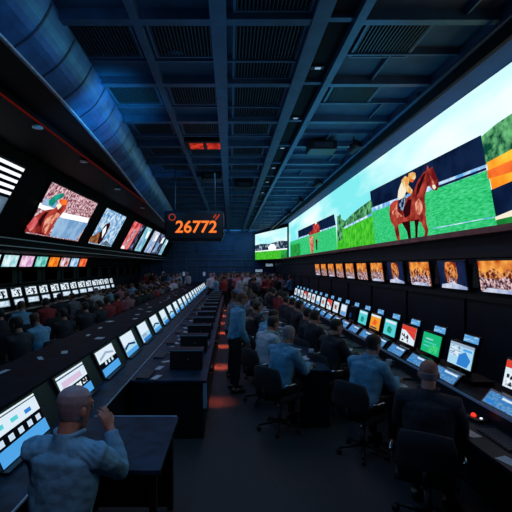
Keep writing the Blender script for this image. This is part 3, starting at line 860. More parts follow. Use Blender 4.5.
rvar.append(('orange', RS([('s_orange', FULL), ('s_white', rect(0, .86, 1, 1)), ('red', [(.2, .3), (.7, .3), (.75, .6), (.4, .7)]), ('s_navy', rect(.1, .05, .8, .16))])))
rvar.append(('dark', RS([('s_black', FULL), ('s_navy', rect(.1, .1, .4, .5))])))
rvar.append(('white', RS([('s_white', FULL), ('s_text', rect(.1, .1, .9, .8)), ('amberd', rect(.3, .3, .7, .7))])))
rvar.append(('pale grey', RS([('s_grey', FULL), ('s_white', rect(.1, .4, .9, .95)), ('s_lblue', rect(.1, .08, .9, .3))])))
scr = bpy.data.objects.new('monitor_screen', rvar[0][1]); COL.objects.link(scr); scr.parent = mon
t = MB(); slab(t, -.05, .24, .435, .525, lambda z: right_fy(z) + .03, .03); td = t.build('top_display', 'black', RT)
def stripfy(z): return right_fy(z) + .029
dsp = bpy.data.objects.new('strip_screen', screen_mesh('strip_screen', -.04, .23, .443, .517, stripfy, [('s_strip', FULL)])); COL.objects.link(dsp); dsp.parent = td
def touchfy(z): return -.19 + (z - .015) * .85
t = MB(); slab(t, -.25, .25, .0, .125, lambda z: touchfy(z) + .004, .04); tp = t.build('touch_panel', 'gloss', RT)
ts = bpy.data.objects.new('touch_screen', screen_mesh('touch_screen', -.23, .23, .015, .112, touchfy, [('s_touch', FULL), ('s_blue', rect(.05, .1, .3, .4)), ('s_white', rect(.4, .75, .95, .9))])); COL.objects.link(ts); ts.parent = tp
tRT = tree_of(RT)
rseq = {0: 2, 1: 0, 2: 2, 3: 1, 4: 0, 5: 3, 6: 4, 7: 3, 8: 5, 9: 7}
RY0 = 3.22
for k in range(20):
    y = RY0 + k * .67 - (.30 if k < 2 else 0)
    v = rseq.get(k, [6, 0, 6, 7, 6][k % 5])
    lab = 'betting terminal with a %s screen, %s from the near end, right counter' % (rvar[v][0], ORD[k])
    loc = (2.60, y, .92)
    if k == 0:
        RT.location = loc; RT.rotation_euler = (0, 0, R(-90)); RT['label'] = lab; RT['group'] = 'terminals on the right counter'; scr.data = rvar[v][1]
    else:
        copy_tree(RT, loc, R(-90), lab, 'terminals on the right counter', {'monitor_screen': rvar[v][1]}, tRT)

# left terminals: wide sloped display, white top, dark icon band, blue bottom
def lfy(z): return z * .46
LT = thing('betting_terminal', None, 'terminal')
t = MB(); slab(t, -.39, .39, .0, .345, lambda z: lfy(z) + .004, .03); lh = t.build('housing', 'gloss', LT)
MB().box(-.39, .39, -.05, .0, .0, .02, bev=.004).build('keypad_lip', 'black', LT)
def LS(layers): return screen_mesh('terminal_screen', -.36, .36, .025, .335, lfy, layers)
icons = [('s_icon', rect(.06 + i * .19, .38, .16 + i * .19, .52)) for i in range(5)]
lvar = [
    LS([('s_black', FULL), ('s_white', rect(0, .58, 1, 1)), ('s_black', rect(.0, .93, 1, .955)), ('s_cyan', rect(.12, .70, .26, .80)), ('s_cyan', rect(.40, .70, .54, .80)), ('s_blue', rect(.68, .68, .82, .78)), ('s_lblue', rect(0, 0, 1, .32))] + icons),
    LS([('s_black', FULL), ('s_white', rect(0, .55, 1, 1)), ('s_navy', rect(0, .9, 1, .94)), ('s_pink', rect(.1, .62, .8, .8)), ('s_lblue', rect(.1, 0, 1, .3)), ('s_bwn', rect(.3, .36, .9, .5))]),
    LS([('s_black', FULL), ('s_white', rect(0, .52, 1, 1)), ('s_grey', [(.1, .6), (.5, .75), (.9, .62), (.9, .7), (.5, .85), (.1, .7)]), ('s_lblue', rect(0, 0, 1, .3))] + icons[1:4]),
    LS([('s_pale', FULL), ('s_white', rect(0, .5, 1, 1)), ('s_navy', [(.0, .3), (.4, .45), (.9, .3), (.9, .4), (.4, .55), (0, .42)]), ('s_lblue', rect(0, 0, 1, .22))]),
    LS([('s_pale', FULL), ('s_white', rect(.05, .45, .95, 1)), ('s_grey', rect(.1, .25, .6, .42)), ('s_blue', rect(.1, 0, 1, .2))]),
]
ldes = ['icon strip across its middle', 'pink photo on white', 'grey chart on white', 'dark curve on white', 'grey bar on pale blue']
lsc = bpy.data.objects.new('terminal_screen', lvar[0]); COL.objects.link(lsc); lsc.parent = lh
tLT = tree_of(LT)
for k in range(21):
    y = 3.17 + k * 1.16
    v = k if k < 3 else (3 if k % 2 else 4)
    lab = 'sloped terminal with %s, %s from the near end, left console' % (ldes[v], ORD[k])
    loc = (-1.585, y, .762)
    if k == 0: LT.location = loc; LT.rotation_euler = (0, 0, R(90)); LT['label'] = lab; LT['group'] = 'terminals on the left console'
    else: copy_tree(LT, loc, R(90), lab, 'terminals on the left console', {'terminal_screen': lvar[v]}, tLT)

# white monitors on the far left counter: upper screen, lower screen
def wfy(z): return z * .22
WT = thing('monitor_stack', None, 'monitor')
MB().box(-.3, .3, .0, .3, 0, .04, bev=.008).build('base', 'black', WT)
MB().prism([(.10, .04), (.18, .04), (.26, .6), (.18, .6)], 'x', -.06, .06).build('stand', 'black', WT)
t = MB(); slab(t, -.33, .33, .36, .66, lambda z: wfy(z) + .004, .04); wm = t.build('upper_monitor', 'gloss', WT)
t = MB(); slab(t, -.33, .33, .12, .325, lambda z: wfy(z) - .02, .04); wl = t.build('lower_monitor', 'gloss', WT)
wv = []
for q in range(4):
    L = [('s_white', FULL), ('s_bwn', rect(.08 + .05 * q, .15, .85, .8)), ('s_black', [(.0, .9), (.3 + .1 * q, .85), (.35, 1), (0, 1)]), ('s_black', [(.6, 0), (.75, 0), (.7, .2 + .1 * q), (.62, .3)])]
    wv.append(screen_mesh('upper_screen', -.30, .30, .385, .635, wfy, L))
us = bpy.data.objects.new('upper_screen', wv[0]); COL.objects.link(us); us.parent = wm
ls = bpy.data.objects.new('lower_screen', screen_mesh('lower_screen', -.30, .30, .14, .305, lambda z: wfy(z) - .025, [('s_grey', FULL), ('s_text', rect(.04, .1, .9, .9)), ('s_white', rect(.1, .5, .6, .9))])); COL.objects.link(ls); ls.parent = wl
tWT = tree_of(WT)
for k in range(15):
    y = 9.7 + k * .90
    lab = 'double white lit monitor, %s from the camera on the left wall counter' % ORD[k]
    loc = (-6.5, y, .90)
    if k == 0: WT.location = loc; WT.rotation_euler = (0, 0, R(90)); WT['label'] = lab; WT['group'] = 'double monitors on the left wall counter'
    else: copy_tree(WT, loc, R(90 + random.uniform(-7, 7)), lab, 'double monitors on the left wall counter', {'upper_screen': wv[k % 4]}, tWT)

# dark ticket printers on the left desk
TP = thing('ticket_printer', None, 'printer')
MB().box(-.23, .23, .0, .20, .0, .26, bev=.012).build('body', 'black', TP)
MB().box(-.245, .245, -.015, .215, .26, .285, bev=.005).build('lid', 'desk', TP)
MB().box(-.242, .242, -.018, -.0155, .268, .281).build('lid_strip', 'edge', TP)
MB().box(-.12, .12, -.004, -.0005, .10, .115).build('slot', 'void', TP)
MB().box(.02, .035, -.006, -.0005, .14, .155).build('button', 'edge', TP)
tTP = tree_of(TP)
for k in range(12):
    y = 5.62 + k * 1.2
    lab = 'dark box-shaped ticket printer on the desk by the aisle, %s from the camera' % ORD[k]
    if k == 0: TP.location = (-.62, y, .76); TP['label'] = lab; TP['group'] = 'ticket printers on the aisle desk'
    else: copy_tree(TP, (-.62, y, .76), 0, lab, 'ticket printers on the aisle desk', None, tTP)

# keyboards, papers, mugs
KB = thing('keyboard', None, 'keyboard')
MB().prism([(-.08, 0), (.08, 0), (.08, .022), (-.08, .012)], 'x', -.21, .21).build('case', 'black', KB)
t = MB()
for r_ in range(5):
    for c_ in range(14):
        x = -.195 + c_ * .0285; yk = -.066 + r_ * .028; z = .012 + (yk + .08) * .0625
        t.box(x, x + .022, yk, yk + .02, z, z + .006)
t.build('keys', 'keys', KB)
tKB = tree_of(KB)
first = True
def kb(loc, rz, lab, grp):
    global first
    if first: KB.location = loc; KB.rotation_euler = (0, 0, rz); KB['label'] = lab; KB['group'] = grp; first = False
    else: copy_tree(KB, loc, rz, lab, grp, None, tKB)
for k in range(12):
    kb((-1.12, 5.45 + k * 1.16 - .1, .76), R(90) + random.uniform(-.08, .08), 'black keyboard on the aisle desk, %s from the camera' % ORD[k], 'keyboards on the aisle desk')
for k in range(14):
    kb((2.24, 3.30 + k * .98, .78), R(-90) + random.uniform(-.06, .06), 'black keyboard on the right counter ledge, %s from the camera' % ORD[k], 'keyboards on the right counter')
PM = []
def paper(loc, rz, sx, sy, lab, grp):
    t = MB(); n = 4; vs = []; fs = []
    for i in range(n + 1):
        for j in range(n + 1):
            u, v = i / n - .5, j / n - .5
            vs.append((u * sx, v * sy, .0015 + .006 * (u * v) * random.uniform(0, 1) + .006 * max(0, abs(u) - .3)))
    for i in range(n):
        for j in range(n):
            a = i * (n + 1) + j; fs.append([a, a + 1, a + n + 2, a + n + 1])
    b = [(x, y, z - .0012) for x, y, z in vs]; m = len(vs)
    t._add(vs + b, fs + [[q + m for q in f][::-1] for f in fs])
    o = t.build('paper_sheet', 'paper'); o.location = loc; o.rotation_euler = (0, 0, rz); tag(o, lab, 'paper', grp)
rp = random.Random(3)
for k in range(16):
    paper((1.15 + rp.uniform(-.12, .12), 5.65 + k * .62 + rp.uniform(-.1, .1), .80), rp.uniform(-.8, .8), rp.uniform(.12, .2), .24, 'white paper sheet on the centre desk, %s from its near end' % ORD[k], 'papers on the centre desk')
for k in range(28):
    paper((-2.14 + rp.uniform(-.25, .22), 3.4 + k * .62 + rp.uniform(-.2, .2), 1.125), rp.uniform(-.8, .8), rp.uniform(.05, .12), .17, 'loose paper slip on the left console top, %s from the camera' % ORD[k], 'slips on the left console')
for k in range(30):
    paper((-1.0 + rp.uniform(-.06, .06), 5.3 + k * .45 + rp.uniform(-.1, .1), .76), rp.uniform(-.9, .9), .08, .2, 'white betting slip beside a keyboard on the aisle desk, %s from the camera' % ORD[k], 'slips on the aisle desk')
for k in range(26):
    paper((2.07 + rp.uniform(-.03, .03), 2.9 + k * .5 + rp.uniform(-.1, .1), .78), rp.uniform(-.5, .5), .10, .2, 'white paper slip on the right counter ledge, %s from the camera' % ORD[k], 'slips on the right counter')
MG = thing('mug', None, 'mug')
MB().lathe([(.033, 0), (.038, .01), (.040, .09), (.036, .09), (.034, .012), (.001, .012)], n=20).build('cup', 'mug', MG)
MB().tube([(.038, 0, .02), (.062, 0, .03), (.066, 0, .055), (.058, 0, .075), (.038, 0, .08)], .006, 8).build('handle', 'mug', MG)
tMG = tree_of(MG)
for k, (x, y, z, lab) in enumerate(((-1.44, 4.02, .76, 'pale mug on the console ledge between the first two left terminals'), (1.30, 6.4, .80, 'pale mug on the centre desk near its papers'),
                                    (2.30, 5.78, .78, 'pale mug on the right counter ledge beside a keyboard'), (-.42, 7.2, .76, 'pale mug on the aisle desk near the second printer'))):
    if k == 0: MG.location = (x, y, z); MG['label'] = lab; MG['group'] = 'mugs'
    else: copy_tree(MG, (x, y, z), random.uniform(0, 6), lab, 'mugs', None, tMG)
M['redbtn'] = emit('red_indicator', '#ff3020', 2.0)
M['whitebtn'] = emit('white_indicator', '#e8f0ff', 1.6)
ib = thing('call_button', 'small black unit with glowing red and white lamps on the right counter', 'lamp', (2.30, 3.74, .78), R(10))
MB().box(-.06, .06, -.09, .09, 0, .03, bev=.006).build('base', 'black', ib)
MB().lathe([(.022, .03), (.022, .04), (.012, .055), (.002, .058)], (0, .03, 0), 14).build('red_lamp', 'redbtn', ib)
MB().lathe([(.012, .03), (.012, .036), (.004, .042)], (.01, -.05, 0), 12).build('white_lamp', 'whitebtn', ib)

# ------------------------------------------------------------------ chairs
CH = thing('office_chair', None, 'chair')
t = MB(); t.box(-.24, .24, -.23, .24, .44, .51, bev=.03); t.build('seat', 'fabric', CH)
t = MB()
prof = [(-.22, .50), (-.235, .62), (-.245, .76), (-.265, .90)]
vs = []; fs = []
for th in (0, -.05):
    for i, (y, z) in enumerate(prof):
        wd = (.20, .22, .225, .19)[i]
        for j in range(7):
            u = -1 + j / 3
            vs.append((u * wd, y + th + .035 * u * u, z + (-.02 * u * u if i == 3 else 0)))
n = 4 * 7
for base, flip in ((0, 1), (n, 0)):
    for i in range(3):
        for j in range(6):
            a = base + i * 7 + j; f = [a, a + 1, a + 8, a + 7]; fs.append(f if flip else f[::-1])
for j in range(6):
    fs += [[j, n + j, n + j + 1, j + 1], [21 + j, 22 + j, n + 22 + j, n + 21 + j]]
for i in range(3):
    fs += [[i * 7, i * 7 + 7, n + i * 7 + 7, n + i * 7], [i * 7 + 6, n + i * 7 + 6, n + i * 7 + 13, i * 7 + 13]]
t._add(vs, fs, 0, True); t.build('backrest', 'fabric', CH)
MB().tube([(0, -.18, .46), (0, -.29, .47), (0, -.31, .60)], .02, 8).build('back_support', 'black', CH)
for s in (-1, 1):
    MB().tube([(s * .24, .02, .47), (s * .29, .02, .50), (s * .295, .02, .66), (s * .285, -.02, .68), (s * .27, -.20, .68)], .014, 8).build('armrest', 'chrome', CH)
MB().tube([(0, 0, .10), (0, 0, .44)], .03, 12).build('gas_column', 'chrome', CH)
for k in range(5):
    a = k * 2 * math.pi / 5 + .3
    l = MB().tube([(.02 * math.cos(a), .02 * math.sin(a), .12), (.28 * math.cos(a), .28 * math.sin(a), .075)], [.024, .015], 8).build('leg', 'black', CH)
    t = MB(); c = Vector((.28 * math.cos(a), .28 * math.sin(a), .031)); q = Vector((-math.sin(a), math.cos(a), 0)) * .018
    t.tube([c - q, c + q], .031, 12); t.build('caster', 'black', l)
tCH = tree_of(CH)
chair_first = True
def chair(x, y, rz, lab, grp):
    global chair_first
    if chair_first: CH.location = (x, y, 0); CH.rotation_euler = (0, 0, rz); CH['label'] = lab; CH['group'] = grp; chair_first = False
    else: copy_tree(CH, (x, y, 0), rz, lab, grp, None, tCH)

# ------------------------------------------------------------------ people
V = Vector
def sweep(mb, pts, rad, side=V((1, 0, 0)), n=14):
    """closed loft; rad = [(r_side, r_depth)]; rounded ends"""
    pts = [V(p) for p in pts]
    rad = [(r, r) if not isinstance(r, tuple) else r for r in rad]
    t0 = (pts[1] - pts[0]).normalized(); t1 = (pts[-1] - pts[-2]).normalized()
    P = []; RR = []; T = []
    for f in (.98, .8, .45):
        P.append(pts[0] - t0 * min(rad[0]) * f); k = math.sqrt(max(.02, 1 - f * f)); RR.append((rad[0][0] * k, rad[0][1] * k)); T.append(t0)
    for i, p in enumerate(pts):
        t = (pts[min(i + 1, len(pts) - 1)] - pts[max(i - 1, 0)]).normalized()
        P.append(p); RR.append(rad[i]); T.append(t)
    for f in (.45, .8, .98):
        P.append(pts[-1] + t1 * min(rad[-1]) * f); k = math.sqrt(max(.02, 1 - f * f)); RR.append((rad[-1][0] * k, rad[-1][1] * k)); T.append(t1)
    vs = []
    for p, r, t in zip(P, RR, T):
        a = (side - t * side.dot(t))
        if a.length < 1e-3: a = t.orthogonal()
        a.normalize(); b = t.cross(a)
        for k in range(n):
            an = 2 * math.pi * k / n
            vs.append(p + a * (math.cos(an) * r[0]) + b * (math.sin(an) * r[1]))
    m = len(P); fs = [[i * n + k, i * n + (k + 1) % n, (i + 1) * n + (k + 1) % n, (i + 1) * n + k] for i in range(m - 1) for k in range(n)]
    fs += [list(range(n))[::-1], [(m - 1) * n + k for k in range(n)]]
    mb._add(vs, fs, 0, True)


def seat_pose(lean=0.0, arms='desk', turn=0.0, headpitch=-12):
    c, s = math.sin(R(lean)), math.cos(R(lean))
    def up(h, f=0.0): return V((0, .0 + h * c + f, .575 + h * s))
    P = dict(pelvis=V((0, 0, .575)), waist=up(.14), chest=up(.33, .01), shl=up(.46), neck=up(.535, .005), head=up(.665, .045 + lean * .0012),
             hipL=V((-.09, .02, .565)), hipR=V((.09, .02, .565)), kneeL=V((-.13, .45, .56)), kneeR=V((.13, .45, .56)),
             ankL=V((-.13, .41, .10)), ankR=V((.13, .41, .10)))
    S = P['shl']
    P['shL'] = S + V((-.185, 0, -.015)); P['shR'] = S + V((.185, 0, -.015))
    if arms == 'desk':
        P['elL'] = P['shL'] + V((-.06, .13, -.24)); P['elR'] = P['shR'] + V((.06, .13, -.24))
        P['wrL'] = P['elL'] + V((.10, .23, .05)); P['wrR'] = P['elR'] + V((-.10, .23, .05))
    elif arms == 'lap':
        P['elL'] = P['shL'] + V((-.07, .06, -.26)); P['elR'] = P['shR'] + V((.07, .06, -.26))
        P['wrL'] = P['elL'] + V((.11, .21, -.05)); P['wrR'] = P['elR'] + V((-.11, .21, -.05))
    elif arms == 'chin':
        P['elL'] = P['shL'] + V((-.06, .13, -.24)); P['wrL'] = P['elL'] + V((.10, .23, .05))
        P['elR'] = P['shR'] + V((.05, .20, -.20)); P['wrR'] = P['elR'] + V((-.13, .06, .22))
    P['hdL'] = V((.1, 1, -.1)); P['hdR'] = V((-.1, 1, -.1))
    if arms == 'chin': P['hdR'] = V((-.3, .1, 1))
    P['hf'] = V((math.sin(R(turn)), math.cos(R(turn)), math.sin(R(headpitch))))
    return P


def stand_pose(lean=0.0, arms='down', turn=0.0, headpitch=-10):
    c, s = math.sin(R(lean)), math.cos(R(lean))
    def up(h, f=0.0): return V((0, h * c + f, .93 + h * s))
    P = dict(pelvis=V((0, 0, .93)), waist=up(.15), chest=up(.35, .01), shl=up(.485), neck=up(.56, .0), head=up(.695, .04 + lean * .001),
             hipL=V((-.09, 0, .91)), hipR=V((.09, 0, .91)), kneeL=V((-.11, .03, .50)), kneeR=V((.11, .01, .50)),
             ankL=V((-.12, -.01, .09)), ankR=V((.12, -.04, .09)))
    S = P['shl']
    P['shL'] = S + V((-.19, 0, -.015)); P['shR'] = S + V((.19, 0, -.015))
    P['elL'] = P['shL'] + V((-.06, -.02, -.28)); P['elR'] = P['shR'] + V((.06, -.02, -.28))
    P['wrL'] = P['elL'] + V((.02, .12, -.23)); P['wrR'] = P['elR'] + V((-.02, .12, -.23))
    P['hdL'] = V((.05, .3, -1)); P['hdR'] = V((-.05, .3, -1))
    if arms == 'front':
        for q, sg_ in (('L', 1), ('R', -1)):
            P['el' + q] = P['sh' + q] + V((-sg_ * .05, .06, -.27)); P['wr' + q] = P['el' + q] + V((sg_ * .09, .23, .03)); P['hd' + q] = V((sg_ * .5, 1, .1))
    if arms == 'raise':      # right hand raised in front of the face
        P['elR'] = P['shR'] + V((.03, .22, -.18)); P['wrR'] = P['elR'] + V((-.11, .08, .21)); P['hdR'] = V((-.35, -.1, 1))
        P['elL'] = P['shL'] + V((-.04, .12, -.25)); P['wrL'] = P['elL'] + V((.13, .19, .07)); P['hdL'] = V((.8, 1, .3))
    P['hf'] = V((math.sin(R(turn)), math.cos(R(turn)), math.sin(R(headpitch))))
    return P


def human(P, shirt, hair, hairstyle='short', skin='skin', voxel=.010, fingers=True, fat=1.0, longsleeve=True, extras=(), label=None, grp=None, scale=1.0, headk=1.0):
    root = thing('person', label, 'person', (0, 0, 0), 0, grp)
    mb = MB(); X = V((1, 0, 0))
    f = fat
    side = (P['shR'] - P['shL']).normalized()
    sweep(mb, [P['pelvis'] - V((0, 0, .06)), P['pelvis'] + V((0, 0, .03)), P['waist'], P['chest'], P['shl'] - (P['shl'] - P['chest']) * .25, P['shl'], P['neck']],
          [(.155 * f, .115 * f), (.165 * f, .125 * f), (.152 * f, .115 * f), (.172 * f, .122 * f), (.178 * f, .105 * f), (.14, .08), (.062, .062)], side, 20)
    hf = P['hf'].normalized(); hr = hf.cross(V((0, 0, 1))).normalized(); hu = hr.cross(hf)
    Hm = Matrix((hr, hf, hu)).transposed()
    H = P['head']
    sweep(mb, [P['neck'] - (H - P['neck']) * .2, P['neck'].lerp(H - hf * .015, .5), H - hf * .015 - hu * .02], [.062, .055, .052], hr, 14)
    def hp(x, y, z): return H + Hm @ (V((x, y, z)) * headk)
    rings = [(-.118, .026, .022, .060), (-.105, .040, .045, .045), (-.075, .054, .070, .020), (-.04, .064, .086, .006), (0, .071, .096, 0), (.04, .075, .100, -.004), (.075, .068, .090, -.008), (.10, .050, .066, -.010), (.117, .022, .03, -.010)]
    n = 18; vs = []
    for z, rx, ry, yo in rings:
        for k in range(n):
            a = 2 * math.pi * k / n; vs.append(hp(rx * math.cos(a), yo + ry * math.sin(a), z))
    m = len(rings)
    mb._add(vs, [[i * n + k, i * n + (k + 1) % n, (i + 1) * n + (k + 1) % n, (i + 1) * n + k] for i in range(m - 1) for k in range(n)] + [list(range(n))[::-1], [(m - 1) * n + k for k in range(n)]], 0, True)
    sweep(mb, [hp(0, .088, .022), hp(0, .104, -.010), hp(0, .102, -.022)], [.010, .014, .015], hr, 8)          # nose
    sweep(mb, [hp(-.022, .082, -.062), hp(.022, .082, -.062)], [.010, .010], hu, 8)                             # lips
    sweep(mb, [hp(-.045, .080, .034), hp(0, .090, .034), hp(.045, .080, .034)], [.011, .011, .011], hu, 8)      # brow
    for s in (-1, 1):
        mb.ball(hp(s * .076, -.008, -.008), .032, (.38, .62, 1), 8, mtx=Hm)                                     # ears
    bones = [('torso', P['pelvis'], P['waist'], .14), ('torso', P['waist'], P['shl'], .15), ('neck', P['neck'], H - hu * .09, .055), ('head', H - hu * .03, H + hu * .05, .085)]
    for s, q in ((-1, 'L'), (1, 'R')):
        sh, el, wr = P['sh' + q], P['el' + q], P['wr' + q]
        sweep(mb, [P['shl'].lerp(sh, .45), sh, sh.lerp(el, .4), el], [.068 * f, .066 * f, .054 * f, .043], X, 14)
        fw = (wr - el)
        sweep(mb, [el, el.lerp(wr, .3), el.lerp(wr, .75), wr], [.043, .047, .036, .029], X, 14)
        bones += [('uarm', sh, el, .055), ('farm', el, wr, .038)]
        d = P['hd' + q].normalized()
        pn = V((0, 0, -1)) if abs(d.z) < .6 else V((0, 1, 0)) * 1.0     # palm normal
        pn = (pn - d * pn.dot(d)).normalized(); ac = d.cross(pn) * (1 if q == 'R' else -1)
        if abs(d.z) >= .6: 
            pn = V((-s, .3, 0)); pn = (pn - d * pn.dot(d)).normalized(); ac = d.cross(pn) * s
        fr = .0095 if voxel < .012 else .012
        sweep(mb, [wr, wr + d * .035, wr + d * .075], [(.030, .020), (.040, .016), (.042, .014)], ac, 12)
        bones.append(('hand', wr + d * .02, wr + d * .18, .02))
        if fingers:
            for i, (o_, l_) in enumerate(((-.031, .070), (-.011, .080), (.011, .075), (.030, .058))):
                b = wr + d * .078 + ac * o_; c1 = .35 + .10 * i
                d1 = (d * math.cos(c1 * .5) + pn * math.sin(c1 * .5) + ac * o_ * 2.0).normalized(); d2 = (d * math.cos(c1 * 1.5) + pn * math.sin(c1 * 1.5) + ac * o_ * 2.0).normalized(); d3 = (d * math.cos(c1 * 2.5) + pn * math.sin(c1 * 2.5)).normalized()
                p1 = b + d1 * l_ * .45; p2 = p1 + d2 * l_ * .32; p3 = p2 + d3 * l_ * .22
                sweep(mb, [b - d * .02, b, p1, p2, p3], [fr, fr, fr * .95, fr * .85, fr * .72], pn, 8)
            tb = wr + d * .025 - ac * .032
            t1 = (d * .6 - ac * .75 + pn * .35).normalized(); t2 = (d * .9 - ac * .25 + pn * .45).normalized()
            sweep(mb, [wr + d * .02 - ac * .015, tb, tb + t1 * .035, tb + t1 * .035 + t2 * .035], [fr * 1.4, fr * 1.3, fr * 1.1, fr * .8], pn, 8)
        else:
            sweep(mb, [wr + d * .07, wr + d * .15], [(.040, .015), (.030, .012)], ac, 10)
        hp_, kn, an = P['hip' + q], P['knee' + q], P['ank' + q]
        sweep(mb, [hp_, hp_.lerp(kn, .3), hp_.lerp(kn, .8), kn], [.088 * f, .082 * f, .060, .056], X, 14)
        sweep(mb, [kn, kn.lerp(an, .3), kn.lerp(an, .8), an], [.056, .058, .040, .038], X, 14)
        bones += [('thigh', hp_, kn, .075), ('shin', kn, an, .05)]
        fd = V((s * .12, 1, 0)).normalized()
        sweep(mb, [V((an.x, an.y, .05)) - fd * .045, V((an.x, an.y, .05)) + fd * .06, V((an.x, an.y, .035)) + fd * .17], [(.036, .042), (.044, .038), (.038, .026)], V((fd.y, -fd.x, 0)), 12)
        bones.append(('foot', V((an.x, an.y, .04)) - fd * .03, V((an.x, an.y, .03)) + fd * .16, .04))
    raw = mb.build('body', skin, root)
    md = raw.modifiers.new('r', 'REMESH'); md.mode = 'VOXEL'; md.voxel_size = voxel; md.use_smooth_shade = True
    sm = raw.modifiers.new('s', 'SMOOTH'); sm.factor = .5; sm.iterations = 3 if voxel < .012 else 2
    dg = bpy.context.evaluated_depsgraph_get()
    me = bpy.data.meshes.new_from_object(raw.evaluated_get(dg))
    raw.modifiers.clear(); old = raw.data; raw.data = me; bpy.data.meshes.remove(old)
    me.name = 'body'
    if not me.materials: me.materials.append(M[skin])
    nv = len(me.vertices); co = np.empty(nv * 3); me.vertices.foreach_get('co', co); co = co.reshape(-1, 3)
    no = np.empty(nv * 3); me.vertices.foreach_get('normal', no); no = no.reshape(-1, 3)
    best = np.full(nv, 1e9); lab = np.zeros(nv, int); tt = np.zeros(nv)
    for i, (nm, a, b, r) in enumerate(bones):
        a = np.array(a); b = np.array(b); ab = b - a
        tpar = ((co - a) @ ab) / (ab @ ab); tc = np.clip(tpar, 0, 1)
        dd = np.linalg.norm(co - (a + tc[:, None] * ab), axis=1) - r
        k = dd < best; best[k] = dd[k]; lab[k] = i; tt[k] = tpar[k]
    names = np.array([b[0] for b in bones])[lab]
    hl = (co - np.array(H)) @ np.array(Hm) / headk          # head-local coordinates
    polys = [tuple(p.vertices) for p in me.polygons]
    def shell(name, mask, grow, m, jitter=0.0, smooth=0, parent=root):
        idx = {}; vs = []; fs = []
        for p in polys:
            if all(mask[i] for i in p):
                ff = []
                for i in p:
                    if i not in idx:
                        idx[i] = len(vs); g = grow
                        q = co[i] + no[i] * g
                        if jitter: q = q + no[i] * (mnoise.noise(V(co[i] * 9)) * jitter + mnoise.noise(V(co[i] * 22)) * jitter * .5)
                        vs.append(q)
                    ff.append(idx[i])
                fs.append(ff)
        if not fs: return None
        q = bpy.data.meshes.new(name); q.from_pydata([tuple(v) for v in vs], [], fs); q.update()
        q.polygons.foreach_set('use_smooth', [True] * len(q.polygons))
        q.materials.append(M[m]); o = bpy.data.objects.new(name, q); COL.objects.link(o); o.parent = parent
        md = o.modifiers.new('thick', 'SOLIDIFY'); md.thickness = .006; md.offset = -1
        bpy.context.view_layer.update()
        me2 = bpy.data.meshes.new_from_object(o.evaluated_get(bpy.context.evaluated_depsgraph_get()))
        o.modifiers.clear(); o.data = me2; me2.name = name
        return o
    wz = P['waist'].z - .07
    lim = .93 if longsleeve else -1
    torso = ((names == 'torso') & (co[:, 2] > wz - .06) | (names == 'neck') & (tt < .18))
    thigh_top = np.isin(names, ['thigh']) & (tt < .12) & (co[:, 2] > wz)
    nk = np.array(H - P['shl']); npar = ((co - np.array(P['shl'])) @ nk) / (nk @ nk)
    torso = torso & (npar < .40)
    sh_mask = torso | (names == 'uarm') | ((names == 'farm') & (tt < lim)) | thigh_top
    shell('shirt', sh_mask, .013, shirt, .010)
    tr_mask = ((names == 'torso') & (co[:, 2] < wz)) | (names == 'thigh') | ((names == 'shin') & (tt < .97))
    shell('trousers', tr_mask, .009, 'tr_black', .006)
    for s in (-1, 1):
        shell('shoe', (names == 'foot') & (co[:, 0] * s > 0) & (co[:, 2] < .105), .005, 'shoe')
    hm = names == 'head'
    ear = (np.abs(hl[:, 0]) > .073) & (hl[:, 2] < .022) & (hl[:, 1] > -.04)
    if hairstyle == 'short': k = ((hl[:, 2] > .052) & (hl[:, 1] < .085) | (hl[:, 1] < -.005) & (hl[:, 2] > -.055) | (hl[:, 1] < .02) & (hl[:, 2] > .01)) & ~ear; g = .012
    elif hairstyle == 'crop': k = ((hl[:, 2] > .066) & (hl[:, 1] < .07) | (hl[:, 1] < -.01) & (hl[:, 2] > -.05) | (hl[:, 1] < .02) & (hl[:, 2] > .01)) & ~ear; g = .0025
    elif hairstyle == 'bald': k = (hl[:, 1] < .0) & (hl[:, 2] > -.05) & (hl[:, 2] < .012) & ~ear; g = .003
    else: k = ((hl[:, 2] > .055) & (hl[:, 1] < .085) | (hl[:, 1] < .0) & (hl[:, 2] > -.11) | (hl[:, 1] < .03) & (hl[:, 2] > .0)); g = .020
    shell('hair', k & (hm | (names == 'neck')), g, hair, g * .5)
    for s in (-1, 1):
        MB().ball(hp(s * .031, .083, .012), .011, n=8).build('eye', 'eye', root)
    if 'collar' in extras:
        t = MB(); c = P['shl'].lerp(H, .42)
        t.tube([c + side * (.078 * math.cos(a)) + V((0, .076 * math.sin(a) + .005, .012 * math.cos(2 * a) - .01 * math.sin(a))) for a in [i * 2 * math.pi / 20 for i in range(20)]], .014, 8, closed=True)
        t.build('collar', shirt, root)
    if 'belt' in extras:
        t = MB(); t.tube([V((.178 * f * math.cos(a), P['pelvis'].y + .135 * f * math.sin(a), wz - .075)) for a in [i * 2 * math.pi / 28 for i in range(28)]], .014, 8, closed=True); t.build('belt', 'belt', root)
    if 'cap' in extras:
        t = MB(); n = 20
        prof_ = [(.088, .045), (.090, .06), (.082, .09), (.060, .118), (.03, .130), (.004, .133)]
        vs = []
        for r_, z in prof_:
            for kk in range(n):
                a = 2 * math.pi * kk / n; vs.append(hp(r_ * .92 * math.cos(a), -.004 + r_ * 1.18 * math.sin(a), z))
        t._add(vs, [[i * n + kk, i * n + (kk + 1) % n, (i + 1) * n + (kk + 1) % n, (i + 1) * n + kk] for i in range(len(prof_) - 1) for kk in range(n)], 0, True)
        br = [(-.06, .085), (-.055, .13), (-.03, .165), (0, .175), (.03, .165), (.055, .13), (.06, .085)]
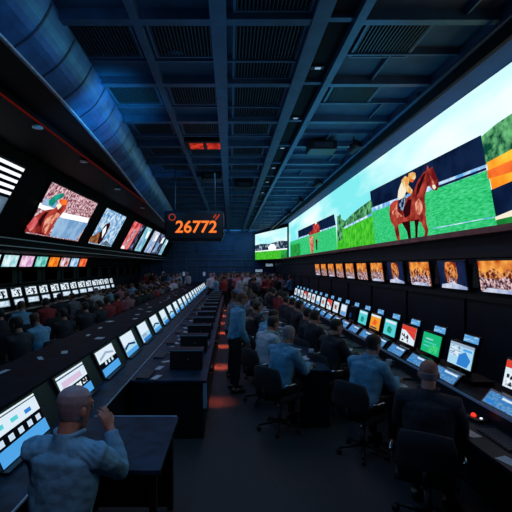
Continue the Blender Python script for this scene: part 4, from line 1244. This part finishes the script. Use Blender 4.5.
        t._add([hp(x, y, .046 - (y - .085) * .25) for x, y in br] + [hp(x, y, .052 - (y - .085) * .25) for x, y in br], [list(range(7)), list(range(7, 14))[::-1]] + [[i, (i + 1) % 7, 7 + (i + 1) % 7, 7 + i] for i in range(7)])
        t.build('cap', 'cap', root)
    if scale != 1.0: root.scale = (scale,) * 3
    return root


def put(o, x, y, rz, z=0.0):
    o.location = (x, y, z); o.rotation_euler = (0, 0, rz)


# foreground man, seen from behind, hand raised by his face
p = human(stand_pose(9, 'raise', 14, -10), 'sh_blue', 'hair_grey', 'crop', voxel=.006, fat=1.1, extras=('collar', 'belt'), scale=.905, headk=1.12,
          label='balding grey-haired man in a light blue shirt raising his hand in front')
put(p, -.855, 1.98, R(-12))
# standing man in the aisle and the man behind him
p = human(stand_pose(7, 'down', 10, -24), 'sh_blue', 'hair_brown', 'short', voxel=.009, extras=('collar', 'belt'),
          label='man in a blue shirt and black trousers standing in the aisle, head bowed')
put(p, .09, 7.1, R(-72))
p = human(stand_pose(4, 'front', -10, -14), 'sh_grey', 'hair_brown', 'short', voxel=.010, skin='skin2', extras=('cap',),
          label='man with brown hair and a blue cap standing just behind the blue-shirted man')
put(p, .03, 8.05, R(-80))
# seated men at the centre desk
SEATSC = 1.03
def seated(label, x, y, face, shirt, hair, style, lean, arms, turn, skin='skin', fat=1.05, vox=.009, extras=('collar',), clab=None):
    """face: heading in degrees clockwise from straight ahead"""
    p = human(seat_pose(lean, arms, turn), shirt, hair, style, skin, vox, fat=fat, extras=extras, label=label, scale=SEATSC)
    put(p, x, y, R(-face))
    fx, fy = math.sin(R(face)), math.cos(R(face))
    chair(x + fx * .01, y + fy * .01, R(-face), clab, 'office chairs')
seated('man in a medium blue shirt seated at the near end of the centre desk', .66, 5.42, 48, 'sh_blue', 'hair_grey', 'short', 12, 'desk', -5, fat=1.12, clab='black office chair under the blue-shirted man at the centre desk')
seated('man in a white shirt seated at the centre desk, second from its near end', .52, 6.55, 60, 'sh_white', 'hair_dark', 'short', 14, 'desk', 0, clab='black office chair under the white-shirted man at the centre desk')
seated('man in a pale blue shirt leaning over the centre desk, third from its end', .58, 7.75, 66, 'sh_blue', 'hair_dark', 'short', 20, 'desk', 0, clab='black office chair under the third man at the centre desk')
# seated men at the right counter
seated('dark-haired man in a light blue shirt seated at the right counter', 1.56, 4.72, 52, 'sh_blue', 'hair_dark', 'short', 14, 'desk', 5, fat=1.12, clab='black office chair under the blue-shirted man at the right counter')
seated('bald man in a dark jacket seated at the right counter, nearest the camera', 1.68, 3.40, 30, 'sh_dark', 'hair_grey', 'bald', 6, 'desk', 0, fat=1.15, vox=.008, clab='black office chair under the bald man in the dark jacket')
seated('man in a dark suit seated at the right counter beyond the blue-shirted man', 1.52, 6.15, 62, 'sh_dark', 'hair_dark', 'short', 8, 'desk', 15, clab='black office chair under the dark-suited man at the right counter')

# crowd: a few models of seated and standing spectators, then copies
CROWD = [('sh_dark', 'hair_dark', 'dark jacket', 'skin'), ('sh_red', 'hair_dark', 'red top', 'skin'), ('sh_white', 'hair_grey', 'white shirt', 'skin'), ('sh_blue', 'hair_brown', 'blue shirt', 'skin'),
         ('sh_grey', 'hair_dark', 'grey top', 'skin2'), ('sh_pink', 'hair_brown', 'pink top', 'skin')]
seatp = []; standp = []
for i, (s, h, d, sk) in enumerate(CROWD):
    o = human(seat_pose((4, 10, 8, 14, 6, 10)[i], ('desk', 'chin', 'lap', 'desk', 'lap', 'desk')[i], (-15, 10, 0, 20, -10, 5)[i], -6), s, h, ('short', 'long', 'short', 'short', 'crop', 'long')[i], sk, .016)
    seatp.append([o, tree_of(o), d, False])
for i in range(6):
    s, h, d, sk = CROWD[i]
    o = human(stand_pose((3, 2, 5, 3, 1, 4)[i], ('down', 'front', 'down', 'front', 'down', 'front')[i], (10, -10, 0, 20, -15, 5)[i], -4), s, h, ('short', 'long', 'short', 'short', 'crop', 'long')[i], sk, .018)
    standp.append([o, tree_of(o), d, False])
def place(pro, x, y, rz, lab, grp, sc=1.0):
    if not pro[3]:
        o = pro[0]; put(o, x, y, rz); o['label'] = lab; o['group'] = grp; pro[3] = True
    else:
        o = copy_tree(pro[0], (x, y, 0), rz, lab, grp, None, pro[1])
    o.scale = (sc,) * 3
    return o
rc = random.Random(11)
# left spectators, facing the white monitors on the left wall
n_ = 0
for row, (x0, ya, yb, st, rname) in enumerate(((-3.35, 6.3, 27, .98, 'row behind the left console'), (-4.75, 8.2, 28, 1.02, 'row nearer the left wall'))):
    y = ya; kk = 0
    while y < yb:
        i = rc.choice([0, 0, 0, 1, 3, 4, 4, 5, 0, 2] if y > 10 else [0, 0, 4, 0, 3])
        x = x0 + rc.uniform(-.08, .08); a = R(rc.uniform(35, 75)); sc = rc.uniform(.97, 1.06)
        lab = 'seated spectator in %s, %s, %s from the camera' % (CROWD[i][2], rname, ORD[kk])
        place(seatp[i], x, y, a, lab, 'spectators seated on the left', sc)
        chair(x, y, a, 'black office chair in the %s, %s from the camera' % (rname, ORD[kk]), 'office chairs on the left')
        y += st * rc.uniform(.92, 1.1); kk += 1
# centre desk row and right counter row, further back
for x0, ya, yb, st, rname, place_ in ((.52, 8.95, 18.3, 1.0, 'centre desk', 'along the centre desk'), (1.5, 7.35, 17.0, .98, 'right counter', 'along the right counter')):
    y = ya; kk = 0
    while y < yb:
        i = rc.choice([0, 0, 0, 4, 3, 4, 2, 1, 0] if x0 < 1 else [0, 0, 0, 4, 0, 1])
        x = x0 + rc.uniform(-.05, .05); a = R(-rc.uniform(55, 85)); sc = rc.uniform(.98, 1.05)
        place(seatp[i], x, y, a, 'seated spectator in %s at the %s, %s of those further back' % (CROWD[i][2], rname, ORD[kk]), 'spectators seated ' + place_, sc)
        chair(x, y, a, 'black office chair at the %s, %s of those further back' % (rname, ORD[kk]), 'office chairs ' + place_)
        y += st * rc.uniform(.95, 1.1); kk += 1
# standing crowd at the far end of the hall
spots = []
tries = 0
while len(spots) < 80 and tries < 8000:
    tries += 1
    x = rc.uniform(-1.1, 3.2) if len(spots) < 64 else rc.uniform(-6.6, -2.9); y = rc.uniform(19.2, 31.2)
    if y < 20.5 and x < -.1 and x > -2: continue
    if x < -2.9 and y < 28.6: continue
    if all((x - a) ** 2 + (y - b) ** 2 > .58 ** 2 for a, b in spots): spots.append((x, y))
for x, y in spots:
    i = rc.choice([0, 0, 1, 2, 3, 4, 5, 5, 2])
    lab = 'distant spectator in a %s in the standing crowd at the far end' % CROWD[i][2]
    place(standp[i], x, y, R(rc.uniform(0, 360)), lab, 'standing crowd in a %s' % CROWD[i][2], rc.uniform(.93, 1.04))
for pro in seatp + standp:
    if not pro[3]:
        place(pro, 2.8 + .5 * seatp.index(pro) if pro in seatp else -1.8, 30, 0, 'distant spectator in a %s at the far wall' % pro[2], None)
